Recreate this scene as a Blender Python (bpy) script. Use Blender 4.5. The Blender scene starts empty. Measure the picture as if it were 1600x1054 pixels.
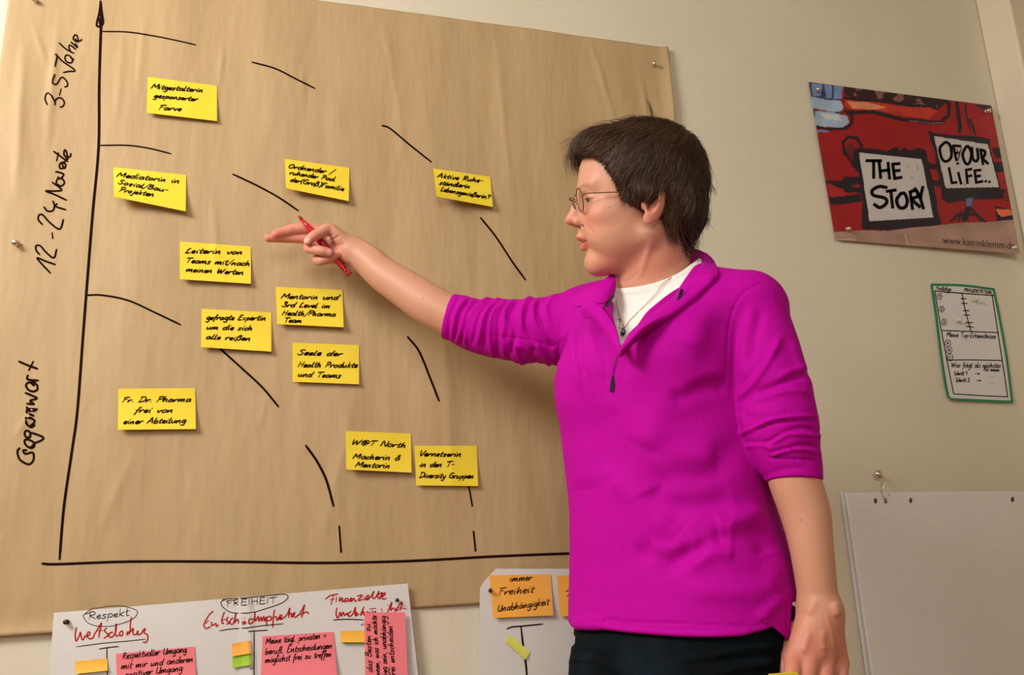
import bpy, math, random
import numpy as np
from mathutils import Matrix, Vector
SC = bpy.context.scene
COL = SC.collection
# ------------------------------------------------------------------ camera, world, lights, exposure
FPX = 1336.0                       # focal length in pixels of the 1600 px wide frame
CAMZ = 1.08                        # height of the camera over the floor
DW = 1.62                          # distance from the camera to the wall
_u = np.array([-261., -5456., FPX]); _u /= np.linalg.norm(_u)
_r = np.array([4370., 118., FPX]); _r -= _u * (_r @ _u); _r /= np.linalg.norm(_r)
_n = np.cross(_r, _u)
if _n[2] < 0: _n = -_n
RM = np.stack([_r, _n, _u])        # camera axes (right, down, forward) -> world axes
CAMP = np.array([0., -DW, CAMZ])
cam_data = bpy.data.cameras.new('camera')
cam = bpy.data.objects.new('camera', cam_data); COL.objects.link(cam)
cam_data.sensor_fit = 'HORIZONTAL'; cam_data.sensor_width = 36.0
cam_data.lens = 36.0 * FPX / 1600.0
cam_data.clip_start = 0.05; cam_data.clip_end = 50
cx_, cy_, cz_ = RM @ np.array([1., 0, 0]), RM @ np.array([0, -1., 0]), RM @ np.array([0, 0, -1.])
m = Matrix(((cx_[0], cy_[0], cz_[0], CAMP[0]), (cx_[1], cy_[1], cz_[1], CAMP[1]),
            (cx_[2], cy_[2], cz_[2], CAMP[2]), (0, 0, 0, 1)))
cam.matrix_world = m
SC.camera = cam

world = bpy.data.worlds.new('world'); SC.world = world; world.use_nodes = True
world.node_tree.nodes['Background'].inputs[0].default_value = (1.0, 0.94, 0.86, 1)
world.node_tree.nodes['Background'].inputs[1].default_value = 0.15

def area_light(name, loc, target, size, power, color, size_y=None):
    d = bpy.data.lights.new(name, 'AREA'); o = bpy.data.objects.new(name, d); COL.objects.link(o)
    d.energy = power; d.color = color; d.size = size
    if size_y: d.shape = 'RECTANGLE'; d.size_y = size_y
    o.location = loc
    v = Vector(target) - Vector(loc)
    o.rotation_euler = v.to_track_quat('-Z', 'Y').to_euler()
    return o
area_light('ceiling_lamp_light', (-1.40, -1.20, 2.46), (0.45, 0.0, 1.35), 0.80, 60, (1.0, 0.955, 0.895))
area_light('added_fill_light', (-0.3, -3.0, 2.25), (0.9, 0.0, 1.1), 1.1, 23, (1.0, 0.95, 0.87))  # added fill from behind the camera to lift the shadows, no known lamp
SC.view_settings.view_transform = 'Standard'
SC.view_settings.look = 'None'
SC.view_settings.gamma = 1.0
SC.view_settings.use_curve_mapping = False
SC.view_settings.exposure = 0.0

# ------------------------------------------------------------------ geometry helpers
def P(px, py, off):
    """world point seen at pixel (px, py) of the photograph, off metres in front of the wall"""
    d = RM @ np.array([px - 800.0, py - 527.0, FPX])
    t = (DW - off) / d[1]
    return CAMP + d * t
def depth(p): return (np.asarray(p) - CAMP) @ RM[:, 2] if False else float((RM.T @ (np.asarray(p) - CAMP))[2])
def proj(p):
    q = (np.asarray(p, dtype=np.float64) - CAMP) @ RM
    return np.stack([800 + FPX * q[..., 0] / q[..., 2], 527 + FPX * q[..., 1] / q[..., 2]], -1)
def RP(px, py, off, rpx):
    p = P(px, py, off); return p, rpx * depth(p) / FPX

def new_mesh(name, V, F, mat, parent=None, smooth=False):
    me = bpy.data.meshes.new(name)
    if isinstance(V, np.ndarray) and isinstance(F, np.ndarray):
        k = F.shape[1]
        me.vertices.add(len(V)); me.vertices.foreach_set('co', V.astype(np.float32).ravel())
        me.loops.add(F.size); me.loops.foreach_set('vertex_index', F.astype(np.int32).ravel())
        me.polygons.add(len(F))
        me.polygons.foreach_set('loop_start', np.arange(0, F.size, k, dtype=np.int32))
        me.update(calc_edges=True); me.validate()
    else:
        me.from_pydata([tuple(map(float, v)) for v in V], [], [tuple(map(int, f)) for f in F]); me.update()
    if smooth: me.polygons.foreach_set('use_smooth', [True] * len(me.polygons))
    if mat: me.materials.append(mat)
    o = bpy.data.objects.new(name, me); COL.objects.link(o)
    if parent: o.parent = parent
    return o
def tag(o, label=None, cat=None, group=None, kind=None):
    if label: o['label'] = label
    if cat: o['category'] = cat
    if group: o['group'] = group
    if kind: o['kind'] = kind
    return o
def empty(name, label, cat, group=None):
    o = bpy.data.objects.new(name, None); COL.objects.link(o); o.empty_display_size = .05
    return tag(o, label, cat, group)
def attach(child, parent):
    child.parent = parent; child.matrix_parent_inverse = parent.matrix_world.inverted()

def catmull(pts, sub=6, closed=False):
    p = np.asarray(pts, float)
    if len(p) < 3: 
        t = np.linspace(0, 1, sub + 1)[:, None]; return p[0] * (1 - t) + p[-1] * t
    if closed: q = np.vstack([p[-1], p, p[0], p[1]])
    else: q = np.vstack([2 * p[0] - p[1], p, 2 * p[-1] - p[-2]])
    out = []
    for i in range(1, len(q) - 2):
        t = np.linspace(0, 1, sub, endpoint=False)[:, None]
        a, b, c, d = q[i - 1], q[i], q[i + 1], q[i + 2]
        out.append(.5 * (2 * b + (c - a) * t + (2 * a - 5 * b + 4 * c - d) * t**2 + (3 * b - a - 3 * c + d) * t**3))
    out = np.vstack(out)
    if not closed: out = np.vstack([out, p[-1]])
    return out

class Ink:
    """pen strokes laid on a surface as thin flat ribbons"""
    def __init__(s, surf): s.surf = surf; s.V = []; s.F = []; s.n = 0
    def stroke(s, pts, w, taper=.35, sub=5, smooth=True):
        c = catmull(pts, sub) if smooth and len(pts) > 2 else np.asarray(pts, float)
        if len(c) < 2: return
        keep = [0]
        for i in range(1, len(c)):
            if np.hypot(*(c[i] - c[keep[-1]])) > .25: keep.append(i)
        c = c[keep]
        if len(c) < 2: c = np.array([c[0], c[0] + [.6, .3]])
        t = np.gradient(c, axis=0); t /= np.linalg.norm(t, axis=1)[:, None] + 1e-9
        nn = np.stack([-t[:, 1], t[:, 0]], 1)
        m_ = len(c); k = np.linspace(0, 1, m_)
        ww = w * .5 * np.clip(np.minimum(k, 1 - k) * m_ * .6 + (1 - taper), 0, 1)
        c = c.copy(); c[0] -= t[0] * w * .3; c[-1] += t[-1] * w * .3
        a = c + nn * ww[:, None]; b = c - nn * ww[:, None]
        s.V += [s.surf(x, y) for x, y in a] + [s.surf(x, y) for x, y in b]
        for i in range(m_ - 1):
            s.F.append((s.n + i, s.n + i + 1, s.n + m_ + i + 1, s.n + m_ + i))
        s.n += 2 * m_
    def poly(s, pts):
        s.V += [s.surf(x, y) for x, y in pts]; s.F.append(tuple(range(s.n, s.n + len(pts)))); s.n += len(pts)
    def text(s, txt, p0, p1, xh, w, slant=.15, up=None, jit=.4, rnd=None, font=None):
        """write txt from pixel p0 to p1 (ends of the base line); xh = x-height in pixels"""
        rnd = rnd or random.Random(hash_(txt)); F_ = font or FONT
        p0 = np.array(p0, float); p1 = np.array(p1, float)
        adv = sum((F_[ch][0] if ch in F_ else 12) for ch in txt)
        ex = (p1 - p0) / adv
        ln = np.linalg.norm(ex)
        if up is None: up = np.array([ex[1], -ex[0]]) / ln
        ey = np.asarray(up, float) * xh / 10.
        x = 0
        for ch in txt:
            if ch not in F_: x += 12; continue
            wd, strokes = F_[ch]
            dy = rnd.uniform(-jit, jit); sc = rnd.uniform(.93, 1.08)
            for st in strokes:
                q = np.array([[x + a * sc + slant * b, b * sc + dy] for a, b in st])
                s.stroke(p0 + q[:, :1] * ex + q[:, 1:] * ey, w, sub=4 if len(st) > 2 else 3)
            x += wd
    def build(s, name, mat, parent):
        o = new_mesh(name, s.V, s.F, mat, None); attach(o, parent); return o
def hash_(t):
    h = 7
    for c in t: h = (h * 31 + ord(c)) % 1000003
    return h

# single stroke handwriting: glyph = advance, strokes; x-height 10, ascender 20, descender -10
_G = """a 12;9,9 5,10 1,6 2,1 5,0 9,5 10,9 9,2 11,0
b 11;2,20 1,8 2,0 6,0 9,4 7,9 2,6
c 9;8,8 5,10 1,6 2,1 5,0 8,2
d 12;9,9 5,10 1,6 2,1 5,0 9,5|11,20 9,8 9,2 11,0
e 9;1,4 6,6 7,9 4,10 1,6 2,1 5,0 8,2
f 8;8,18 5,20 4,14 3,0 2,-9|0,9 7,10
g 11;9,9 5,10 1,6 2,1 5,1 9,6 9,9 9,-4 6,-10 1,-7
h 12;2,20 1,0 4,8 7,10 8,6 8,1 10,0
i 6;2,10 2,2 4,0|3,15 4,15.5
j 6;4,10 3,-6 0,-10 -2,-7|4,15 5,15.5
k 10;2,20 1,0|8,10 2,5 8,0
l 6;2,20 1,5 2,0 5,1
m 17;1,9 1,0 4,8 6,10 7,6 7,0 10,8 12,10 13,6 13,1 15,0
n 12;1,9 1,0 4,8 7,10 8,6 8,1 10,0
o 11;5,10 1,6 2,1 5,0 9,4 8,9 5,10 8,9
p 11;2,10 1,-10|2,6 6,10 9,6 7,1 2,1
q 11;9,9 5,10 1,6 2,1 5,0 9,6 9,9 8,-10
r 9;1,9 1,0 3,7 7,10 8,8
s 9;8,9 4,10 2,7 6,4 6,1 3,-1 0,1
t 8;4,18 3,4 4,0 7,1|0,11 8,12
u 12;1,10 1,3 3,0 7,3 9,10 8,2 11,0
v 10;1,10 4,0 8,9 9,9
w 15;1,10 3,0 7,9 9,0 13,9
x 10;1,10 8,0|8,10 1,0
y 11;1,10 3,2 7,3|9,10 7,-3 4,-10 0,-7
z 10;1,9 8,10 2,1 8,0
ä 12;9,9 5,10 1,6 2,1 5,0 9,5 10,9 9,2 11,0|3,15 3.6,16|8,15 8.6,16
ö 11;5,10 1,6 2,1 5,0 9,4 8,9 5,10 8,9|3,15 3.6,16|8,15 8.6,16
ü 12;1,10 1,3 3,0 7,3 9,10 8,2 11,0|3,15 3.6,16|8,15 8.6,16
ß 12;1,-6 2,12 5,20 9,16 6,11 10,6 7,0 4,1
A 15;0,0 6,20 7,20 12,0|2,7 12,8
B 13;2,20 1,0|1,20 8,20 9,14 2,11 10,9 10,2 1,0
C 13;11,18 6,20 1,12 2,3 6,0 11,3
D 15;3,20 2,0|0,19 9,19 13,11 9,2 0,0
E 12;10,20 3,20 2,11 1,0 10,1|2,11 9,11
F 12;3,20 2,0|0,18 6,20 12,20|2,11 9,12
G 15;12,18 6,20 1,12 2,3 7,0 12,3 12,9 7,9
H 14;2,20 1,0|11,20 10,0|1,10 11,11
I 6;3,20 2,0
J 11;2,19 10,20 8,4 5,-3 0,-1
K 13;2,20 1,0|11,20 2,9 11,0
L 11;5,20 2,14 2,2 1,0 10,1
M 18;0,0 3,19 8,6 14,20 15,0
N 15;1,0 3,20 11,0 13,20
O 15;8,20 2,14 1,6 5,0 11,3 13,13 8,20
P 12;3,20 1,0|0,18 8,20 10,14 7,10 2,9
R 13;2,20 1,0|0,18 7,20 10,15 7,11 2,10 11,0
S 12;10,18 5,20 2,15 8,9 8,3 4,0 0,3
T 14;7,20 6,0|0,17 3,19 14,20
U 14;2,20 1,6 5,0 10,4 12,20 11,2 13,0
V 13;1,20 5,0 12,20
W 20;1,20 4,0 9,16 12,0 18,20
X 13;1,20 11,0|11,20 1,0
Y 13;1,20 6,10 12,20|6,10 5,0
Z 12;1,19 10,20 1,1 11,0
0 12;6,20 1,12 3,1 8,1 10,12 6,20
1 9;1,12 6,20 5,0
2 12;1,15 5,20 9,16 7,8 0,0 11,1
3 12;1,18 6,20 9,16 4,11 9,8 8,1 4,0 0,3
4 12;6,20 1,8 10,9|8,13 7,0
5 12;10,20 3,19 2,11 7,12 9,6 6,0 1,1
@ 18;12,12 8,14 5,9 8,5 12,10 12,6 15,7 16,14 11,19 4,17 1,9 5,1 12,1
& 14;12,2 5,16 8,20 9,16 2,6 4,0 9,2 12,8
+ 12;5,13 5,3|1,8 10,8
- 9;1,8 7,8.5
/ 9;9,22 0,-4
. 5;1.5,.3 2.5,.8
, 5;3,1 1,-4
? 11;1,16 5,20 9,16 6,9 5,6|5,0 5.6,.7
( 8;6,22 2,14 2,3 5,-4
) 8;2,22 6,14 6,3 2,-4
> 18;0,8 15,8.5|10,12 16,8.5 10,4
= 9;1,5 8,6|1,10 8,11"""
FONT = {' ': (10, [])}
for ln_ in _G.split('\n'):
    k_, b_ = ln_[0], ln_[2:]
    w_, st_ = b_.split(';')
    FONT[k_] = (float(w_), [[tuple(map(float, q.split(','))) for q in s_.split()] for s_ in st_.split('|')])

# ------------------------------------------------------------------ materials
def mat(name, color, rough=.6, metal=0., spec=.5, **kw):
    m = bpy.data.materials.new(name); m.use_nodes = True
    b = m.node_tree.nodes['Principled BSDF']
    b.inputs['Base Color'].default_value = (*color, 1); b.inputs['Roughness'].default_value = rough
    b.inputs['Metallic'].default_value = metal; b.inputs['Specular IOR Level'].default_value = spec
    for k, v in kw.items(): b.inputs[k.replace('_', ' ')].default_value = v
    return m
def lin(r, g, b):
    return tuple(((c / 255.) / 12.92 if c / 255. < .04045 else ((c / 255. + .055) / 1.055)**2.4) for c in (r, g, b))
def noise_mat(name, c1, c2, scale=8, detail=4, rough=.7, bump=0., bscale=60, spec=.3, stretch=(1, 1, 1), bstretch=(1, 1, 1), lo=.35, hi=.65, **kw):
    m = mat(name, c1, rough, spec=spec, **kw); nt = m.node_tree; N = nt.nodes; Lk = nt.links
    b = N['Principled BSDF']
    tc = N.new('ShaderNodeTexCoord')
    mp = N.new('ShaderNodeMapping'); mp.inputs['Scale'].default_value = stretch
    Lk.new(tc.outputs['Object'], mp.inputs[0])
    nz = N.new('ShaderNodeTexNoise'); nz.inputs['Scale'].default_value = scale; nz.inputs['Detail'].default_value = detail
    Lk.new(mp.outputs[0], nz.inputs[0])
    rp = N.new('ShaderNodeValToRGB'); rp.color_ramp.elements[0].position = lo; rp.color_ramp.elements[1].position = hi
    rp.color_ramp.elements[0].color = (*c1, 1); rp.color_ramp.elements[1].color = (*c2, 1)
    Lk.new(nz.outputs[0], rp.inputs[0]); Lk.new(rp.outputs[0], b.inputs['Base Color'])
    if bump:
        mp2 = N.new('ShaderNodeMapping'); mp2.inputs['Scale'].default_value = bstretch
        Lk.new(tc.outputs['Object'], mp2.inputs[0])
        n2 = N.new('ShaderNodeTexNoise'); n2.inputs['Scale'].default_value = bscale; n2.inputs['Detail'].default_value = 3
        Lk.new(mp2.outputs[0], n2.inputs[0])
        bp = N.new('ShaderNodeBump'); bp.inputs['Strength'].default_value = 1.0; bp.inputs['Distance'].default_value = bump
        Lk.new(n2.outputs[0], bp.inputs['Height']); Lk.new(bp.outputs[0], b.inputs['Normal'])
    return m
M = {}
M['wall'] = noise_mat('wall_paint', lin(219, 213, 193), lin(224, 218, 199), 3, bump=.0006, bscale=140, rough=.85)
M['trim'] = noise_mat('trim_paint', lin(226, 216, 192), lin(230, 220, 198), 3, bump=.0004, bscale=90, rough=.7)
M['ceil'] = noise_mat('ceiling_paint', lin(225, 215, 195), lin(230, 220, 200), 3, rough=.9)
M['floor'] = noise_mat('floor_boards', lin(150, 110, 75), lin(175, 132, 92), 4, stretch=(1, 12, 1), rough=.45)
M['kraft'] = noise_mat('kraft_paper', lin(180, 154, 114), lin(190, 164, 124), 5, stretch=(1.5, 1, .35), bump=.006, bscale=9, bstretch=(1.8, 1, .5), rough=.55, spec=.35)
M['ink'] = mat('black_marker_ink', lin(34, 16, 10), .9, spec=.05)
M['ink2'] = mat('black_pen_ink', lin(36, 18, 16), .9, spec=.05)
M['red_ink'] = mat('red_marker_ink', lin(184, 36, 36), .9, spec=.05)
M['note'] = noise_mat('yellow_note_paper', lin(236, 211, 56), lin(240, 216, 62), 20, rough=.65)
M['orange'] = noise_mat('orange_note_paper', lin(250, 178, 76), lin(252, 184, 84), 20, rough=.65)
M['amber'] = noise_mat('amber_strip_paper', lin(250, 190, 70), lin(250, 196, 84), 20, rough=.65)
M['pink'] = noise_mat('pink_note_paper', lin(246, 128, 140), lin(248, 134, 146), 20, rough=.65)
M['green'] = mat('green_strip_paper', lin(160, 205, 50), .6)
M['lime'] = mat('lime_strip_paper', lin(232, 234, 110), .6)
M['paper'] = noise_mat('white_flipchart_paper', lin(218, 218, 219), lin(224, 224, 225), 6, bump=.0006, bscale=12, rough=.7)
M['steel'] = mat('polished_steel', (.72, .68, .6), .22, 1.0)
M['darkpin'] = mat('dark_pin_metal', (.05, .035, .03), .3, .6)
# ------------------------------------------------------------------ room shell
def box(name, lo, hi, mt, parent=None, bev=0):
    x0, y0, z0 = lo; x1, y1, z1 = hi
    V = [(x, y, z) for x in (x0, x1) for y in (y0, y1) for z in (z0, z1)]
    F = [(0, 1, 3, 2), (4, 6, 7, 5), (0, 4, 5, 1), (2, 3, 7, 6), (0, 2, 6, 4), (1, 5, 7, 3)]
    o = new_mesh(name, V, F, mt, parent)
    if bev:
        b = o.modifiers.new('bevel', 'BEVEL'); b.width = bev; b.segments = 3
    return o
XL, XR, YF, ZC = -2.5, 3.0, -3.6, 2.62
XT = float(P(1527, 20, 0)[0])
def struct(o): o['kind'] = 'structure'; return o
struct(box('wall_back', (XL - .1, 0, 0), (XR + .1, .12, ZC), M['wall']))
struct(box('wall_left', (XL - .12, YF, 0), (XL, 0, ZC), M['wall']))
struct(box('wall_right', (XR, YF, 0), (XR + .12, 0, ZC), M['wall']))
struct(box('wall_front', (XL - .1, YF - .12, 0), (XR + .1, YF, ZC), M['wall']))
struct(box('floor', (XL - .1, YF - .1, -.1), (XR + .1, .1, 0), M['floor']))
struct(box('ceiling', (XL - .1, YF - .1, ZC), (XR + .1, .1, ZC + .1), M['ceil']))
# projecting wall pier at the right edge, whose lit side face shows as the pale strip
struct(box('trim_1', (XT, -.10, 0.0), (XR, -.0005, ZC), M['trim'], bev=.006))

# ------------------------------------------------------------------ kraft paper
rng = np.random.RandomState(4)
Z0 = CAMZ
kTL, kTR = P(22, -66, 0), P(1040, 77, 0)
kBL, kBR = P(-118, 1000, 0), P(1122, 918, 0)
kTL = P(24, -62, 0)
creases = [(P(95, 20, 0), P(72, 250, 0), .0022, .007), (P(40, 60, 0), P(25, 330, 0), .003, .012), (P(228, 20, 0), P(215, 160, 0), .0016, .006), (P(350, 60, 0), P(340, 160, 0), .0018, .004),
           (P(470, 90, 0), P(475, 170, 0), .0012, .004), (P(195, 40, 0), P(180, 220, 0), .0012, .008), (P(600, 30, 0), P(640, 300, 0), .0012, .01),
           (P(20, 690, 0), P(62, 630, 0), .002, .004), (P(330, 300, 0), P(345, 470, 0), .0012, .008), (P(770, 40, 0), P(800, 330, 0), .0014, .012),
           (P(920, 60, 0), P(960, 200, 0), .0016, .008), (P(1000, 120, 0), P(1010, 200, 0), .002, .006), (P(560, 600, 0), P(500, 860, 0), .0014, .014),
           (P(690, 480, 0), P(710, 820, 0), .0014, .016), (P(210, 700, 0), P(160, 830, 0), .0014, .010), (P(420, 610, 0), P(400, 680, 0), .001, .006), (P(50, 30, 0), P(75, 110, 0), .0016, .005)]
wv = [(rng.uniform(6, 42), rng.uniform(-5, 5), rng.uniform(0, 6.28), rng.uniform(.2, 1)) for _ in range(16)]
def kraft_h(x, z):
    """height of the rippled paper over the wall, metres"""
    h = 0.0065 + 0 * x
    for a, b, ph, am in wv:
        h = h + .0008 * am * np.sin(a * x + b * z + ph + .6 * np.sin(3 * z + ph)) * (10. / (6 + a * .5))
    for p0, p1, am, sg in creases:
        d0 = (p1[0] - p0[0], p1[2] - p0[2]); L2 = d0[0]**2 + d0[1]**2
        t = np.clip(((x - p0[0]) * d0[0] + (z - p0[2]) * d0[1]) / L2, 0, 1)
        dx = x - p0[0] - t * d0[0]; dz = z - p0[2] - t * d0[1]
        dd = np.sqrt(dx * dx + dz * dz)
        h = h + am * 1.5 * np.exp(-(dd / (sg * .8))**1.3) * np.sin(np.pi * np.clip(t, .03, .97))
    return h
def kraft_px(x, y, lift=.0004):
    p = P(x, y, .004); o = float(kraft_h(p[0], p[2])) + lift
    return P(x, y, o)
NX, NZ = 300, 240
uu = np.linspace(0, 1, NX); vv = np.linspace(0, 1, NZ)
Ug, Vg = np.meshgrid(uu, vv)
top = kTL[None, None] * (1 - Ug[..., None]) + kTR * Ug[..., None]
bot = kBL * (1 - Ug[..., None]) + kBR * Ug[..., None]
G = top * (1 - Vg[..., None]) + bot * Vg[..., None]
edge_j = .0014 * np.sin(40 * Vg + 3 * np.sin(17 * Vg)) * (Ug > .999)
G[..., 0] += edge_j
H = kraft_h(G[..., 0], G[..., 2])
curlR = .010 * np.clip((Ug - .975) / .025, 0, 1)**2 * (.4 + .6 * np.sin(9 * Vg + .7)**2)
curlB = .006 * np.clip((Vg - .975) / .025, 0, 1)**2 * np.clip((.3 - Ug) * 8, 0, 1)
G[..., 1] = -(H + curlR + curlB)
idx = np.arange(NX * NZ).reshape(NZ, NX)
Fq = np.stack([idx[:-1, :-1], idx[1:, :-1], idx[1:, 1:], idx[:-1, 1:]], -1).reshape(-1, 4)
kraft = new_mesh('kraft_paper_sheet', G.reshape(-1, 3), Fq, M['kraft'], smooth=True)
tag(kraft, 'large sheet of brown kraft paper pinned to the wall with a hand-drawn chart', 'paper')
sol = kraft.modifiers.new('thick', 'SOLIDIFY'); sol.thickness = .0004; sol.offset = -1
def kink(strokes, name, label=None, mt='ink'):
    k = Ink(kraft_px)
    for pts, w in strokes: k.stroke(pts, w, taper=.25)
    o = k.build(name, M[mt], kraft)
    if label: o['label'] = label
    return o
kink([([(157, 2), (158, 30), (155, 130), (154, 230), (145, 330), (137, 430), (130, 520), (121, 640), (113, 700), (100, 790), (93, 873)], 4.4),
      ([(157, 5), (155, 20), (151, 40), (161, 37), (158, 12)], 3.4), ([(155, 30), (157, 40)], 5)], 'vertical_axis', 'thick black vertical axis with an arrow tip')
kink([([(66, 880), (90, 881), (200, 877), (350, 877), (500, 879), (640, 876), (770, 869), (895, 864), (950, 862)], 4.2)], 'horizontal_axis', 'thick black horizontal base line')
for pts, w in [([(158, 49), (200, 50), (240, 56), (275, 63), (306, 70)], 2.2), ([(156, 227), (200, 227), (235, 232), (267, 240)], 2.4),
               ([(134, 461), (160, 461), (200, 469), (240, 487), (282, 507)], 3.0), ([(394, 97), (430, 107), (460, 122), (492, 138)], 2.6),
               ([(597, 196), (610, 201), (640, 226), (674, 253)], 2.8), ([(364, 272), (400, 289), (435, 308), (466, 329)], 3.0),
               ([(751, 340), (775, 370), (800, 408), (821, 437)], 3.0), ([(560, 421), (580, 441), (602, 464)], 3.0),
               ([(637, 526), (655, 549), (672, 590), (686, 626)], 3.4), ([(340, 541), (380, 577), (410, 605), (435, 635)], 3.4),
               ([(478, 696), (495, 720), (510, 750), (521, 790)], 4.0), ([(730, 745), (738, 790)], 3.6), ([(530, 822), (533, 862)], 4), ([(740, 830), (743, 860)], 4)]:
    kink([(pts, w)], 'dash')
# big handwriting, traced stroke by stroke (zoomed crops -> photo pixels)
def zs(x0, y0, k, txt): return [[(x0 + float(q.split(',')[0]) / k, y0 + float(q.split(',')[1]) / k) for q in s.split()] for s in txt.split('|')]
t35 = zs(40, 30, 7.03, "240,940 215,880 225,825 255,812 290,850 320,905 322,940|322,905 345,870 390,865 425,910 410,955 380,965|372,835 390,765|320,605 292,690 340,712 390,640 430,655 460,700 455,735 430,742|315,385 345,400 322,515|345,400 410,465 520,540 540,570 480,572 415,585|485,400 445,395 432,430 455,470 500,478 515,450 488,405 510,430 530,445|368,260 440,325 530,375|500,365 475,310 490,285 550,330|500,250 525,275 570,310 545,265|545,215 575,250 575,210 555,172 530,185 525,220 560,245 600,235 618,222")
t1224 = zs(40, 220, 4.79, "185,988 130,930 85,875 150,900 222,925|105,850 80,820 78,785 110,785 150,830 210,875 232,812|203,730 198,688|125,625 95,590 100,555 130,555 180,610 255,660 283,588|138,495 165,525 205,520 215,480 205,450|235,470 225,490 300,515|305,443 215,400 150,375 215,375 270,365 200,310|255,350 230,320 240,285 275,285 290,315 265,338 240,325|225,230 250,235 285,250 262,280 240,270|280,205 258,205 255,175 280,160 300,180 290,205 275,170 300,150|210,78 260,115 315,155|245,90 232,148|290,105 315,140 305,80 290,70 290,110 330,120 338,95")
tgeg = zs(10, 550, 5.547, "115,830 95,860 110,920 150,955 200,970 235,930 228,870 165,880 145,850 175,850|205,830 240,790 200,760 160,760 165,800 210,830 240,815 242,780|210,700 185,680 160,690 165,730 205,735 210,700 270,715 320,740 300,765 250,785|205,640 245,600 210,570 165,570 175,620 215,650 245,630|175,475 190,490 265,495 205,510 175,500|235,550 180,525 175,510|165,352 220,375 265,400 205,420 240,450 178,445|240,290 200,260 170,285 190,325 235,340 268,320 262,280 215,262 250,262|185,200 185,235 275,245|215,238 250,260|108,80 190,115 270,143|232,82 195,155")
for nm, tt, w in (('handwriting', t35, 2.6), ('handwriting', t1224, 3.0), ('handwriting', tgeg, 3.6)):
    kink([(s, w) for s in tt], nm)

# ------------------------------------------------------------------ paper pieces
def quad_uv(c):
    """inverse bilinear-ish map of a pixel quad (TL, TR, BR, BL)"""
    c = np.array(c, float)
    def fwd(u, v):
        return (1 - v) * ((1 - u) * c[0] + u * c[1]) + v * ((1 - u) * c[3] + u * c[2])
    def inv(x, y):
        u = v = .5
        for _ in range(6):
            e = fwd(u, v) - (x, y)
            du = (1 - v) * (c[1] - c[0]) + v * (c[2] - c[3]); dv = (1 - u) * (c[3] - c[0]) + u * (c[2] - c[1])
            det = du[0] * dv[1] - du[1] * dv[0]
            u -= (e[0] * dv[1] - e[1] * dv[0]) / det; v -= (du[0] * e[1] - du[1] * e[0]) / det
        return u, v
    return fwd, inv
class Sheet:
    def __init__(s, name, corners, mt, base, off, nu=10, nv=10, label=None, cat='note', group=None, thick=.00025, parent=None, jag=0):
        fwd, inv = quad_uv(corners)
        s.inv, s.off, s.base = inv, off, base
        V = []
        for j in range(nv + 1):
            for i in range(nu + 1):
                u, v = i / nu, j / nv
                x, y = fwd(u, v); V.append(s.at(x, y, 0, (u, v)))
        F = [(j * (nu + 1) + i, (j + 1) * (nu + 1) + i, (j + 1) * (nu + 1) + i + 1, j * (nu + 1) + i + 1) for j in range(nv) for i in range(nu)]
        s.o = new_mesh(name, V, F, mt, None, smooth=nu > 100)
        if parent: attach(s.o, parent)
        sl = s.o.modifiers.new('thick', 'SOLIDIFY'); sl.thickness = thick; sl.offset = -1
        if label: tag(s.o, label, cat, group)
    def at(s, x, y, lift=.0004, uv=None):
        u, v = uv if uv else s.inv(x, y)
        return P(x, y, s.base(x, y) + s.off(u, v) + lift)
    def ink(s): return Ink(lambda x, y: s.at(x, y, .00035))
    def lift(s, d): return lambda x, y: s.base(x, y) + s.off(*s.inv(x, y)) + d
def kb(x, y):
    p = P(x, y, .004); return float(kraft_h(p[0], p[2])) + .0012
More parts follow.
